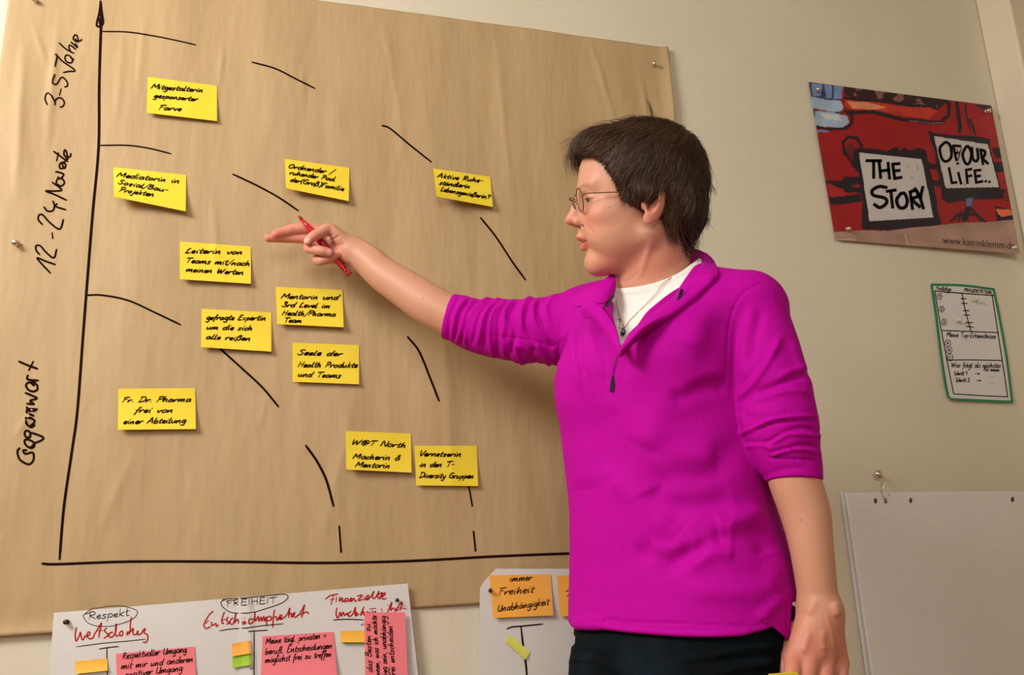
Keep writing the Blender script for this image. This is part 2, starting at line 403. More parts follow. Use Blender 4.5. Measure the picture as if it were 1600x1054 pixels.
NOTES = [
 ([(231, 120), (339, 134), (339, 189), (229, 176)], (.2, .0, .010), ["Mitgestalterin", "gesponserter", "   Farve"], [(236, 138, 317, 144), (240, 152, 308, 158), (247, 171, 283, 173)], 2.7,
  'yellow sticky note nearest the top left corner of the chart, reading Mitgestalterin'),
 ([(177, 261), (291, 273), (290, 330), (178, 307)], (.9, .1, .016), ["Mediatorin in", "Sozial/Bau-", "Projekten"], [(182, 276, 280, 286), (184, 287, 262, 300), (186, 299, 240, 307)], 2.8,
  'yellow sticky note beside the vertical axis with curled lower left corner, reading Mediatorin'),
 ([(445, 248), (546, 262), (545, 314), (447, 294)], (.6, .2, .014), ["Ordnender /", "ruhender Pool", "der(Groß)Familie"], [(450, 262, 520, 272), (452, 272, 523, 283), (453, 283, 537, 298)], 2.6,
  'yellow sticky note right above the pointing hand, reading Ordnender'),
 ([(677, 263), (766, 276), (770, 323), (682, 307)], (1.3, .0, .018), ["Aktive Ruhe-", "ständlerin", "Lebensgenießerin?"], [(683, 277, 754, 285), (686, 288, 734, 294), (688, 298, 765, 311)], 2.6,
  'yellow sticky note closest to the face of the woman, reading Aktive Ruheständlerin'),
 ([(281, 377), (392, 385), (392, 443), (281, 436)], (.3, .2, .010), ["Leiterin von", "Teams mit/nach", "meinen Werten"], [(289, 395, 379, 397), (289, 410, 390, 415), (290, 424, 380, 429)], 3.0,
  'yellow sticky note just left of the pointing fingertips, reading Leiterin von Teams'),
 ([(431, 448), (535, 452.5), (537, 511), (433, 506)], (.2, .3, .012), ["Mentorin und", "3rd Level im", "Health/Pharma", "Team"], [(439, 466, 528, 468), (440, 479, 516, 481), (440, 492, 524, 494), (443, 503, 471, 504)], 2.9,
  'yellow sticky note right below the pen, reading Mentorin und 3rd Level'),
 ([(315, 482), (424, 488), (424, 549), (314, 542)], (.3, .2, .009), ["gefragte Expertin", "um die sich", "alle reißen"], [(322, 499, 415, 500), (322, 514, 394, 516), (321, 529, 391, 532)], 2.9,
  'yellow sticky note covering the upper end of a dash, reading gefragte Expertin'),
 ([(457, 535), (561, 539), (561, 600), (457, 596)], (.2, .2, .008), ["Seele der", "Health Produkte", "und Teams"], [(464, 554, 534, 556), (465, 573, 558, 574), (465, 588, 532, 590)], 3.1,
  'yellow sticky note reading Seele der Health Produkte, right under the Mentorin note'),
 ([(185, 607), (305, 606), (306, 670), (184, 671)], (.2, .2, .010), ["Fr. Dr. Pharma", "frei von", "einer Abteilung"], [(190, 628, 298, 627), (210, 644, 270, 644), (192, 662, 290, 660)], 3.1,
  'yellow sticky note in the lower left beside the word Gegenwart, reading Dr. Pharma'),
 ([(540, 673), (642, 677), (643, 738), (541, 733)], (.3, .1, .013), ["W@T North", "Macherin &", "Mentorin"], [(548, 694, 634, 699), (551, 716, 625, 719), (555, 729, 609, 731)], 3.2,
  'yellow sticky note reading W@T North, left one of the touching lower pair'),
 ([(648, 696), (745, 696), (747, 759), (650, 758)], (.1, .2, .008), ["Vernetzerin", "in den T-", "Diversity Gruppen"], [(654, 712, 720, 713), (655, 729, 709, 729), (655, 746, 740, 747)], 3.1,
  'yellow sticky note reading Vernetzerin, right one of the touching lower pair'),
]
for c, (cl, cr, a), lines, pos, xh, lab in NOTES:
    def off(u, v, cl=cl, cr=cr, a=a): return a * (v**2) * (.75 + cl * (1 - u)**2 + cr * u**2) + .0006 * math.sin(3 * u + v)
    s = Sheet('sticky_note', c, M['note'], kb, off, 12, 8, lab, 'sticky note', 'yellow sticky notes on the brown chart')
    k = s.ink()
    for tx, (x0, y0, x1, y1) in zip(lines, pos):
        tx = tx.strip()
        d = np.array([x1 - x0, y1 - y0]) / math.hypot(x1 - x0, y1 - y0)
        k.text(tx, (x0, y0), (x1, y1), xh * 1.3, 1.95, up=(-.03, -1), slant=.35)
    k.build('handwriting', M['ink'], s.o)

# ------------------------------------------------------------------ white sheets under the chart
def s1base(x, y): return .0170
s1 = Sheet('flipchart_sheet', [(84, 957), (637, 911), (664, 1150), (70, 1150)], M['paper'], s1base,
           lambda u, v: .003 * (1 - abs(min(1, max(-1, (u - .545) / .02)))) + .0016 * math.sin(5 * u + 2 * v), 60, 10,
           'white flipchart sheet with red headings pinned below the brown chart at left', 'paper sheet', thick=.0003)
k = s1.ink()
for st in zs(90, 935, 10, "430,235 480,190 560,150 620,145 800,115 1000,112 1150,145 1240,190 1230,260 1130,340 950,400 800,430 620,425 480,380 420,310 400,260 430,240 490,225"): k.stroke(st, 1.1)
k.text('Respekt', (138.5, 967.5), (202, 961), 5.6, 1.3, slant=.1)
k.stroke([(119, 1010), (160, 1004.5), (200, 1001), (227, 998)], 1.3)
k.build('oval_heading', M['ink2'], s1.o); k = s1.ink()
for st in zs(310, 915, 8.89, "345,205 400,180 600,170 800,150 1000,130 1150,115 1230,125 1240,170 1150,240 950,310 780,360 600,378 450,365 360,310 315,250 330,200 360,178"): k.stroke(st, 1.3)
k.text('FREIHEIT', (354, 947), (434, 941), 4.7, 1.4, slant=0)
k.stroke([(343, 985), (362, 982), (385, 980.5), (410, 977), (443, 974)], 1.5)
k.build('oval_heading', M['ink2'], s1.o); k = s1.ink()
_bars = [[(155, 1013.5), (170, 1011), (185, 1009.5)], [(167, 1011), (167, 1032), (168, 1054), (168, 1080)], [(388, 986), (402, 985), (418, 984)], [(397, 986), (397, 1020), (397, 1080)], [(391, 1045), (397, 1043)],
           [(521, 968), (545, 967), (568, 968)], [(564, 976), (570, 974)]]
for grp in (_bars[:2], _bars[2:5], _bars[5:6], _bars[6:]):
    k = s1.ink()
    for st in grp: k.stroke(st, 1.7)
    k.build('drawn_bar', M['ink2'], s1.o)
k = s1.ink()
for st in zs(90, 935, 10, "295,450 275,560 290,660 340,570 355,520 375,620 400,635 430,570|440,590 500,560 500,520 470,530 460,590 510,625 560,600 570,560|570,560 640,450 685,375 660,500 640,600|640,500 700,490|765,460 730,500 790,560 750,600 725,615|860,520 810,540 810,595 860,590 910,500 915,385 900,540 920,580 960,570|1000,500 965,540 990,580 1020,550 1010,500|1150,290 1135,400 1130,510 1090,520 1090,560 1150,500 1180,460 1180,550 1230,555 1250,500 1260,560 1310,540 1330,500 1370,465 1350,530 1400,560 1410,620 1380,680 1335,675"): k.stroke(st, 2.2)
k.build('red_heading', M['red_ink'], s1.o); k = s1.ink()
for st in zs(310, 915, 8.89, "205,350 150,400 90,500 75,550 110,590 170,560|100,520 140,480|180,500 190,550 240,520 250,560 280,540|360,360 330,450 330,520 350,510|310,480 380,460|410,430 390,480 430,510 390,530|480,440 440,480 450,530 490,510 520,380 510,440 500,510 540,460 560,520|570,500 600,460 570,450 575,520 620,500 620,540|640,440 645,445|640,480 640,520 660,510|760,460 710,460 700,520 750,510 780,440 785,350 790,490 830,420 840,490 870,430 880,490 910,420 920,490 945,430 945,560|945,440 1000,420 1010,470 950,480|1055,330 1040,450 1030,575|1010,450 1080,420|1080,420 1090,480 1120,430 1130,470 1160,410 1130,410 1150,460 1200,430|1200,430 1240,380 1270,305 1250,440|1250,400 1290,380 1290,430 1320,410 1340,370 1310,390 1340,435 1390,400|1390,410 1440,330 1475,260 1450,370 1435,435|1420,400 1500,360 1530,385"): k.stroke(st, 2.1)
k.build('red_heading', M['red_ink'], s1.o); k = s1.ink()
for st in zs(500, 915, 7.58, "65,155 120,115 210,95|160,110 130,220|120,165 165,155|195,130 190,190|235,130 230,180 265,140 265,185 290,170|340,150 300,150 300,190 335,165 345,185 370,140 370,185 400,145 415,180 430,175|440,120 500,110 450,170 505,160|520,130 520,165|530,160 570,140 575,110 545,130 555,165 600,130 640,60 620,120 640,150 680,100 700,55 680,130 710,150 735,80 700,100|700,130 760,110 770,80 740,100 745,155 785,145|200,260 190,330 210,380 240,310 250,360 275,310 290,350 320,320 330,355|370,300 335,330 350,360 390,330 420,250 415,340 440,310 420,355 460,330|520,245 490,320 480,350 515,300 520,345 545,330|560,300 555,330 590,310 570,340|590,270 660,265|620,290 625,330 655,300 660,320|725,270 735,300|800,225 805,232|800,310 850,190 835,290 870,260 900,290 930,280|880,310 970,190 950,290|930,260 1020,270"): k.stroke(st, 2.1)
k.build('red_heading', M['red_ink'], s1.o)
def small(name, c, mt, base, label, cat, group=None, curl=.006, lines=(), w=1.4, xh=4, slant=.3, nu=8, nv=6, up=None):
    s = Sheet(name, c, mt, base, lambda u, v: .0006 + curl * v * v, nu, nv, label, cat, group)
    if lines:
        k = s.ink()
        for tx, a, b in lines: k.text(tx, a, b, xh, w, slant=slant, up=up)
        k.build('handwriting', M['ink2'], s.o)
    return s
B1 = s1.lift(.0008)
small('note_strip', [(116.6, 1033), (167.5, 1027.6), (168, 1047), (118, 1052.4)], M['amber'], B1, 'amber paper strip left of the pink note on the white sheet', 'note strip', 'paper strips on the white sheet', .004)
small('sticky_note', [(181, 1021), (304, 1009.5), (307, 1082), (184, 1094)], M['pink'], B1, 'pink sticky note under the red heading next to the amber strip, reading Respektvoller Umgang', 'sticky note', 'pink sticky notes', .006,
      [("Respektvoller Umgang", (191, 1029), (292, 1018)), ("mit mir und anderen", (189, 1045), (302, 1033)), ("positiver Umgang", (195, 1058), (285, 1047)), ("mit anderen", (194, 1073), (280, 1063))], 1.5, 5.0)
small('note_strip', [(362, 1005), (392, 1000), (392.6, 1020), (363, 1025)], M['orange'], B1, 'small orange strip above the green one under the word FREIHEIT', 'note strip', 'paper strips on the white sheet', .003)
small('note_strip', [(363, 1025), (392.6, 1019.5), (393, 1038), (363.5, 1043)], M['green'], B1, 'small bright green strip directly below the orange one', 'note strip', 'paper strips on the white sheet', .003)
small('sticky_note', [(410, 993.6), (521, 986.6), (527, 1060), (407, 1068)], M['pink'], B1, 'pink sticky note in the middle of the white sheet, reading Meine täglich privaten', 'sticky note', 'pink sticky notes', .008,
      [("Meine tägl. privaten +", (415, 1006), (510, 996)), ("berufl. Entscheidungen", (414, 1022), (519, 1012)), ("möglichst frei zu treffen", (414, 1035), (518, 1025))], 1.5, 4.8)
small('note_strip', [(533, 989), (580, 988), (580, 1004.5), (536, 1005)], M['green'], B1, 'green strip peeping out from below the amber strip at the right of the sheet', 'note strip', 'paper strips on the white sheet', .001)
small('note_strip', [(532, 985.4), (580, 984), (580, 1003), (532, 1003)], M['amber'], s1.lift(.003), 'amber paper strip partly tucked under the upright pink note', 'note strip', 'paper strips on the white sheet', .003)
small('sticky_note', [(569.5, 957), (633, 955.6), (638, 1080), (571, 1082)], M['pink'], s1.lift(.0075), 'upright pink sticky note at the right edge of the white sheet, written sideways', 'sticky note', 'pink sticky notes', .004,
      [("um das Besten zu", (583, 1072), (578, 974)), ("können, was ich möchte", (594, 1064), (588, 961)), ("einzigg sein, unabhängig", (605, 1072), (602, 962)), (", frei entscheiden", (618, 1066), (613, 977))], 1.5, 4.4, slant=.2)
# second sheet with torn-off corner
V2 = [(775, 888), (900, 888), (1010, 890), (1014, 1150), (746, 1150), (747, 1054), (750, 918), (757, 907), (767, 896)]
s2o = new_mesh('flipchart_sheet', [P(x, y, .0165) for x, y in V2] + [P(x, y, .0160) for x, y in V2],
               [tuple(range(8, -1, -1)), tuple(range(9, 18))] + [(i, (i + 1) % 9, 9 + (i + 1) % 9, 9 + i) for i in range(9)], M['paper'])
tag(s2o, 'white flipchart sheet with a bent corner behind the hip of the woman', 'paper sheet')
k = Ink(lambda x, y: P(x, y, .0169))
k.stroke([(792, 982), (800, 979), (812, 978), (848, 974.5)], 2.3); k.stroke([(814, 978), (817, 1005), (822, 1040), (826, 1090)], 3.2, smooth=False)
k.build('black_writing', M['ink2'], s2o)
b2 = lambda x, y: .0174
small('sticky_note', [(764, 898), (860.4, 897), (864.5, 961), (771, 965)], M['orange'], b2, 'orange sticky note left of the hip, fully visible, reading Freiheit', 'sticky note', 'orange sticky notes', .006,
      [("immer", (796, 908), (831, 906)), ("Freiheit", (778, 929), (834, 925)), ("Unabhängigkeit", (777, 955), (858, 944))], 1.5, 5.2)
small('sticky_note', [(870, 899), (966, 897), (968, 960), (875, 962.5)], M['orange'], b2, 'orange sticky note half hidden behind the hem of the pink pullover', 'sticky note', 'orange sticky notes', .005,
      [("Trost", (879, 932), (940, 928)), ("Offen", (886, 951), (940, 948))], 1.6, 5.0)
small('note_strip', [(796, 990.5), (828.7, 1018), (821, 1030), (789.4, 1002)], M['lime'], b2, 'tilted pale yellow strip below the orange sticky note', 'note strip', None, .004)

# ------------------------------------------------------------------ pins
def lathe(name, prof, p, axis, mt, parent=None, seg=16, sc=1.):
    axis = np.asarray(axis, float); axis /= np.linalg.norm(axis)
    a = np.cross(axis, [0, 0, 1.]) if abs(axis[2]) < .9 else np.cross(axis, [1., 0, 0]); a /= np.linalg.norm(a); b = np.cross(axis, a)
    V = []; n_ = len(prof)
    for r_, h in prof:
        for i in range(seg):
            t = 2 * math.pi * i / seg
            V.append(np.asarray(p) + axis * h * sc + (a * math.cos(t) + b * math.sin(t)) * r_ * sc)
    F = [(j * seg + i, j * seg + (i + 1) % seg, (j + 1) * seg + (i + 1) % seg, (j + 1) * seg + i) for j in range(n_ - 1) for i in range(seg)]
    o = new_mesh(name, V, F, mt, None, smooth=True)
    if parent: attach(o, parent)
    return o
PIN = [(0, .0125), (.0022, .0123), (.0036, .0115), (.0042, .0105), (.0037, .0096), (.0024, .0088), (.0022, .006), (.0030, .0042), (.0042, .0034), (.0042, .0028), (.0030, .0022), (.0006, .002), (.0005, -.004)]
for i, (x, y, mt, of, sc, lab) in enumerate([(57, 2, 'steel', .008, 1.1, 'silver push pin at the top left edge of the brown paper'), (28, 380, 'steel', .008, 1.25, 'silver push pin at the left edge beside the number 12'),
        (1021, 101, 'steel', .008, 1.15, 'silver push pin in the top right corner of the brown paper'), (106, 971, 'darkpin', .0173, .9, 'dark pin in the left corner of the white sheet'),
        (621, 937, 'darkpin', .0173, .8, 'dark pin in the right corner of the white sheet'), (766, 922, 'darkpin', .0180, .9, 'dark pin at the left edge of the orange note'),
        (1276, 141, 'steel', .006, 1.2, 'silver pin in the top left corner of the poster'), (1540, 175, 'steel', .006, 1.5, 'silver pin in the top right corner of the poster'),
        (1323, 358, 'steel', .006, 1.3, 'silver pin in the bottom left corner of the poster')]):
    o = lathe('push_pin', PIN, P(x, y, of), (-.25, -1, -.25 if mt == 'steel' else .05), M[mt], sc=sc)
    tag(o, lab, 'pin')
# ------------------------------------------------------------------ graffiti poster
def attr_mat(name, rough=.5, spec=.4, bump=0, bscale=200, **kw):
    m = mat(name, (1, 1, 1), rough, spec=spec, **kw); nt = m.node_tree
    a = nt.nodes.new('ShaderNodeVertexColor'); a.layer_name = 'Col'
    nt.links.new(a.outputs[0], nt.nodes['Principled BSDF'].inputs['Base Color'])
    if bump:
        tc = nt.nodes.new('ShaderNodeTexCoord')
        n2 = nt.nodes.new('ShaderNodeTexNoise'); n2.inputs['Scale'].default_value = bscale; n2.inputs['Detail'].default_value = 4
        nt.links.new(tc.outputs['Object'], n2.inputs[0])
        bp = nt.nodes.new('ShaderNodeBump'); bp.inputs['Distance'].default_value = bump
        nt.links.new(n2.outputs[0], bp.inputs['Height']); nt.links.new(bp.outputs[0], nt.nodes['Principled BSDF'].inputs['Normal'])
    return m
def set_col(o, C):
    a = o.data.color_attributes.new('Col', 'FLOAT_COLOR', 'POINT')
    a.data.foreach_set('color', np.concatenate([C, np.ones((len(C), 1))], 1).astype(np.float32).ravel())
def in_poly(X, Y, pts):
    c = np.zeros(X.shape, bool); j = len(pts) - 1
    for i in range(len(pts)):
        xi, yi = pts[i]; xj, yj = pts[j]
        if yi != yj: c ^= ((yi > Y) != (yj > Y)) & (X < (xj - xi) * (Y - yi) / (yj - yi) + xi)
        j = i
    return c
def seg_d(X, Y, a, b):
    dx, dy = b[0] - a[0], b[1] - a[1]; t = np.clip(((X - a[0]) * dx + (Y - a[1]) * dy) / (dx * dx + dy * dy + 1e-9), 0, 1)
    return np.hypot(X - a[0] - t * dx, Y - a[1] - t * dy)
def line_d(X, Y, pts):
    return np.min([seg_d(X, Y, pts[i], pts[i + 1]) for i in range(len(pts) - 1)], 0)
def pp(txt): return [tuple(map(float, q.split(','))) for q in txt.split()]
def zp(x, y): return (1240 + x / 3.294, 100 + y / 3.294)
pc = [zp(*q) for q in ((78, 92), (1018, 213), (1166, 977), (215, 905))]
def poff(u, v):
    return (.010 * max(0, (u - .80) / .2)**2 * (.5 + v) + .012 * max(0, (v - .88) / .12)**2 * (.3 + .9 * u) + .006 * max(0, 1 - u / .06)**2 * (.3 + .7 * math.sin(3 * v + .4)**2)
            + .004 * max(0, (u - .55)) * v)
POS = Sheet('graffiti_poster', pc, attr_mat('printed_poster', .32, .5), lambda x, y: .0035, poff, 330, 232,
            'red graffiti poster with two white lettered panels pinned to the wall', 'poster')
np_ = (331, 233)
Ui = np.tile(np.arange(331) / 330., 233); Vi = np.repeat(np.arange(233) / 232., 331)
c_ = np.array([(78, 92), (1018, 213), (1166, 977), (215, 905)], float)
Q = ((1 - Vi) * (1 - Ui))[:, None] * c_[0] + ((1 - Vi) * Ui)[:, None] * c_[1] + (Vi * Ui)[:, None] * c_[2] + (Vi * (1 - Ui))[:, None] * c_[3]
X, Y = Q[:, 0], Q[:, 1]
def fbm(x, y, s, seed):
    r_ = np.random.RandomState(seed); out = 0 * x
    for o in range(4):
        for _ in range(3):
            a = r_.uniform(0, 6.28); k = s * 2**o * r_.uniform(.7, 1.3)
            out = out + np.sin((x * math.cos(a) + y * math.sin(a)) * k + r_.uniform(0, 6.28)) / 2**o
    return out / 3
C = np.tile(np.array(lin(160, 22, 36)), (len(X), 1)) * (1 + .10 * fbm(X, Y, .03, 1))[:, None]
NAVY = lin(30, 24, 42); BLUE = lin(120, 150, 205); BLUE2 = lin(165, 195, 225); DRED = lin(110, 26, 30); ORG = lin(225, 110, 70); STONE = lin(172, 138, 128)
wob = 5 * fbm(X, Y, .02, 3); wob2 = 4 * fbm(X, Y, .05, 4)
def fill(txt, col, soft=False):
    k = in_poly(X + wob2, Y + wob, pp(txt)); C[k] = np.array(col) * (1 + .12 * fbm(X[k], Y[k], .05, 9))[:, None]
def line(txt, w, col):
    k = line_d(X + wob2, Y + wob, pp(txt)) < w * .5; C[k] = col
fill("250,100 760,150 780,200 740,235 640,215 560,200 430,190 330,185 265,160", lin(52, 26, 34))
k = (fbm(X, Y, .07, 21) > .42) & in_poly(X, Y, pp("270,115 740,165 740,225 560,195 280,160")); C[k] = lin(140, 90, 92)
fill("262,180 360,190 520,215 690,215 740,240 700,285 560,262 420,240 300,232 262,215", lin(196, 60, 48)); fill("270,190 370,196 480,225 420,238 300,226", lin(226, 150, 110))
line("265,175 420,190 600,212 700,214 745,195 760,170", 14, NAVY)
line("280,245 400,250 560,282 690,300 760,298 798,262 800,210 775,175", 20, NAVY); line("600,292 700,304 770,300", 5, lin(150, 110, 110))
line("838,195 850,270 856,350", 20, NAVY); line("880,205 890,280 912,355", 9, NAVY); line("905,290 935,360", 12, NAVY)
fill("930,208 1010,215 1020,240 980,235", NAVY)
fill("78,92 250,112 252,180 130,210 95,200", lin(60, 70, 110)); fill("90,100 150,100 135,165 95,160", BLUE); fill("160,105 195,108 200,175 165,180", BLUE); fill("205,110 250,114 248,178 212,182", BLUE)
fill("92,165 170,185 245,190 255,225 230,250 150,240 100,225", BLUE2); line("95,240 170,252 250,250", 8, lin(50, 58, 90))
fill("100,240 200,250 275,265 285,300 250,328 150,325 110,310", BLUE2); fill("130,255 230,262 260,290 160,285", lin(205, 215, 210))
line("100,240 105,320 180,340 265,332 298,300 300,262 262,240", 14, NAVY); line("120,345 175,350", 10, BLUE)
line("265,460 258,400 285,372 325,380 350,420", 16, NAVY); line("270,455 300,500 330,520", 18, NAVY); line("275,440 290,480", 10, NAVY)
fill("262,430 300,400 320,470 300,500", DRED)
fill("155,600 250,598 262,575 345,580 350,612 240,640 165,622", NAVY); fill("180,680 345,668 350,712 190,716", NAVY); line("270,640 350,650", 30, NAVY)
fill("172,612 262,640 262,672 195,682", lin(176, 36, 44))
fill("310,430 350,428 480,448 530,420 545,440 575,425 600,445 640,430 680,445 685,490 705,560 740,740 760,820 700,830 560,850 420,852 355,855 350,800 355,720 330,560 300,520", NAVY)
fill("685,340 720,352 850,372 980,372 1010,385 1012,410 1040,560 1060,640 1110,650 1110,690 1000,700 900,700 800,712 758,690 760,640 740,560 720,430 700,380", NAVY)
fill("690,510 745,520 745,545 700,545", NAVY); fill("700,600 770,600 770,628 720,630", NAVY)
fill("1020,430 1075,425 1090,480 1040,485", NAVY); fill("1030,505 1100,500 1110,550 1045,560", NAVY)
line("880,690 905,690 900,740 880,800", 34, NAVY); fill("885,690 925,690 915,735 890,735", lin(90, 120, 165)); line("810,810 850,775 940,780 990,812", 16, NAVY); line("905,740 960,800", 12, NAVY); line("860,760 850,815", 9, NAVY)
fill("1035,730 1140,750 1150,800 1050,808", NAVY); fill("1040,745 1110,745 1135,775 1075,785 1055,770", ORG); fill("1090,640 1135,660 1140,735 1075,700", lin(120, 26, 34)); fill("1030,560 1095,560 1110,645 1065,645", lin(160, 30, 44))
k = in_poly(X, Y + wob * .4, pp("100,868 350,858 480,858 760,826 1000,812 1200,795 1300,1100 100,1100")); C[k] = np.array(STONE) * (1 + .16 * fbm(X[k], Y[k], .04, 5))[:, None]
line("575,875 588,935", 5, lin(205, 180, 170)); line("215,900 320,905", 4, lin(210, 190, 180))
for t, col in (("332,450 662,487 724,792 388,812", lin(206, 203, 205)), ("718,366 1002,410 1062,636 780,642", lin(206, 203, 205))):
    k = in_poly(X, Y, pp(t)); C[k] = np.array(col) * (1 + .03 * fbm(X[k], Y[k], .04, 6))[:, None]
    o_ = pp(t); k = line_d(X, Y, o_ + [o_[0]]) < 3.5; C[k] = lin(25, 20, 28)
line("600,584 618,588", 3, lin(150, 70, 60)); line("640,520 646,550", 4, lin(190, 130, 110)); line("575,515 590,530", 3, lin(190, 130, 110)); line("880,600 884,635", 5, lin(150, 140, 140))
set_col(POS.o, np.clip(C, 0, 1))
k = POS.ink()
def zl(txt): return [[zp(*q) for q in pp(s)] for s in txt.split('|')]
BOLD = "375,497 450,497|412,500 412,585|440,500 448,585|486,508 494,588|446,550 492,545|510,515 520,588|510,515 545,512|515,550 545,547|520,588 555,583|478,635 440,630 405,650 412,675 470,690 478,715 445,738 415,722|480,655 525,648|500,652 510,738|550,668 530,700 545,738 575,735 585,700 570,665 550,668|600,658 612,745|600,658 630,650 640,680 610,695 650,735|625,640 655,690|665,632 652,690 668,742"
PBM = mat('poster_black_print', lin(20, 15, 18), .8, spec=.08)
for s in zl(BOLD): k.stroke(s, 5.4, taper=.1, smooth=len(s) > 3)
k.build('lettering', PBM, POS.o)
k = POS.ink(); k.stroke([zp(*q) for q in pp('830,458 855,456')], .1)
k = POS.ink()
for s in zl("775,405 752,435 765,490 790,500 812,475 808,425 790,403 775,405|822,420 838,495|822,420 858,422|830,458 855,456|888,425 870,465 885,510 905,508 915,460 900,425 888,425|918,430 922,485 940,500 950,480 945,435|962,440 975,515|962,440 985,450 980,475 968,480 1000,512|800,535 815,612|815,612 838,608|848,560 862,615|888,545 895,612|888,545 915,540|892,578 915,574|932,548 940,610|932,548 962,545|936,578 960,575|940,610 972,603|844,510 845,513|988,602 990,604|1007,605 1009,607"): k.stroke(s, 4.5, taper=.1, smooth=len(s) > 3)
k.build('lettering', PBM, POS.o)
k = POS.ink()
for s in zl('840,435 852,470|866,428 856,458 846,495'): k.stroke(s, 2.0)
k.build('thin_letter', mat('poster_brown_print', lin(96, 42, 40), .4), POS.o)
def font_text(txt, pA, pB, px_h, surf, name, mt, parent):
    cu = bpy.data.curves.new('t', 'FONT'); cu.body = txt; ob = bpy.data.objects.new('t', cu); COL.objects.link(ob)
    dg = bpy.context.evaluated_depsgraph_get(); me = bpy.data.meshes.new_from_object(ob.evaluated_get(dg))
    co = np.array([v.co[:] for v in me.vertices]); F = [tuple(p.vertices) for p in me.polygons]
    bpy.data.objects.remove(ob); bpy.data.curves.remove(cu)
    w = co[:, 0].max(); h = co[:, 1].max()
    a = np.array(pA, float); e = (np.array(pB, float) - a) / w; up = np.array([-.04, -1.]) * px_h / h
    V = [surf(*(a + e * c[0] + up * c[1])) for c in co]
    o = new_mesh(name, V, F, mt, None); attach(o, parent); bpy.data.meshes.remove(me); return o
font_text('www.katrinklemm.de', zp(768, 922), zp(1140, 952), 10.5, lambda x, y: POS.at(x, y, .0004), 'web_address', mat('small_black_print', lin(30, 24, 26), .4), POS.o)
tag(lathe('push_pin', PIN, POS.at(*zp(1128, 945), .001), (-.2, -1, -.2), mat('pale_pin', lin(225, 215, 190), .25), sc=1.0), 'pale pin in the bottom right corner of the poster', 'pin')

# ------------------------------------------------------------------ small template sheet with green border
def zt(x, y): return (1430 + x / 4.582, 420 + y / 4.582)
tc4 = [zt(*q) for q in ((108, 104), (568, 136), (702, 958), (240, 940))]
TS = Sheet('template_sheet', tc4, M['paper'], lambda x, y: .0030, lambda u, v: .003 * max(0, (v - .8) / .2)**2 + .002 * (1 - u)**4, 60, 80,
           'small white form with a green marker border, pinned below the poster', 'paper sheet')
k = TS.ink()
for s in ("122,112 340,118 560,145", "562,150 600,330 655,640 694,945", "118,115 150,330 190,640 232,890 262,935", "262,932 400,938 560,945 694,950"):
    k.stroke([zt(*q) for q in pp(s)], 3.8, taper=0)
k.build('green_border', mat('green_marker_ink', lin(30, 132, 84), .5), TS.o)
k = TS.ink()
for s in ("140,158 560,190", "140,158 180,400 225,640 275,893", "550,180 590,440 630,700 662,915", "275,893 460,905 662,915", "192,440 400,447 595,455", "232,652 400,650 622,655", "335,178 360,300 398,440",
          "328,213 365,212", "332,246 372,247", "345,297 385,298", "350,330 392,330", "362,383 412,384", "370,412 415,416"): k.stroke([zt(*q) for q in pp(s)], 1.5, taper=0)
for x, y, r_, t in ((174, 197, 17, '1'), (190, 287, 17, '2'), (207, 379, 18, '3'), (233, 532, 20, 'A'), (243, 580, 20, 'B'), (250, 632, 20, 'C')):
    k.stroke([zt(x + r_ * math.cos(a), y + r_ * 1.25 * math.sin(a)) for a in np.linspace(0, 6.3, 12)], 1.0, taper=0)
    k.text(t, zt(x - 6, y + 10), zt(x + 8, y + 10), 2.2, 1.0, slant=0)
for t, a, b, h in (("Prototyp", (148, 150), (258, 158), 3.6), ("PRÄSENTATION".replace('Ä', 'A'), (348, 160), (545, 180), 2.5), ("Meine Top-Erkenntnisse", (225, 485), (576, 497), 3.8),
                   ("Was folgt als nächstes", (258, 702), (612, 706), 3.9), ("Bis wann", (490, 728), (602, 734), 3.2), ("Schritt 1", (278, 760), (372, 760), 3.2), ("Schritt 2", (290, 808), (390, 808), 3.2), (">", (425, 757), (462, 759), 2.2), (">", (435, 806), (470, 808), 2.2)):
    k.text(t, zt(*a), zt(*b), h, 1.15, slant=.1)
k.build('handwriting', M['ink2'], TS.o)
k = TS.ink(); k.stroke([zt(525, 771), zt(570, 772)], .8); k.stroke([zt(525, 815), zt(560, 818)], .8); k.build('faint_note', mat('pale_pencil', lin(165, 150, 140), .6), TS.o)
PM = mat('clear_pin_plastic', lin(225, 210, 195), .15, **{'Transmission_Weight': .35})
for x, y, lab in ((405, 228, 'clear push pin on the upper part of the small form'), (285, 378, 'clear push pin beside number three on the small form')):
    tag(lathe('push_pin', PIN, P(*zt(x, y), .004), (.55, -1, .25), PM, sc=1.35), lab, 'pin')

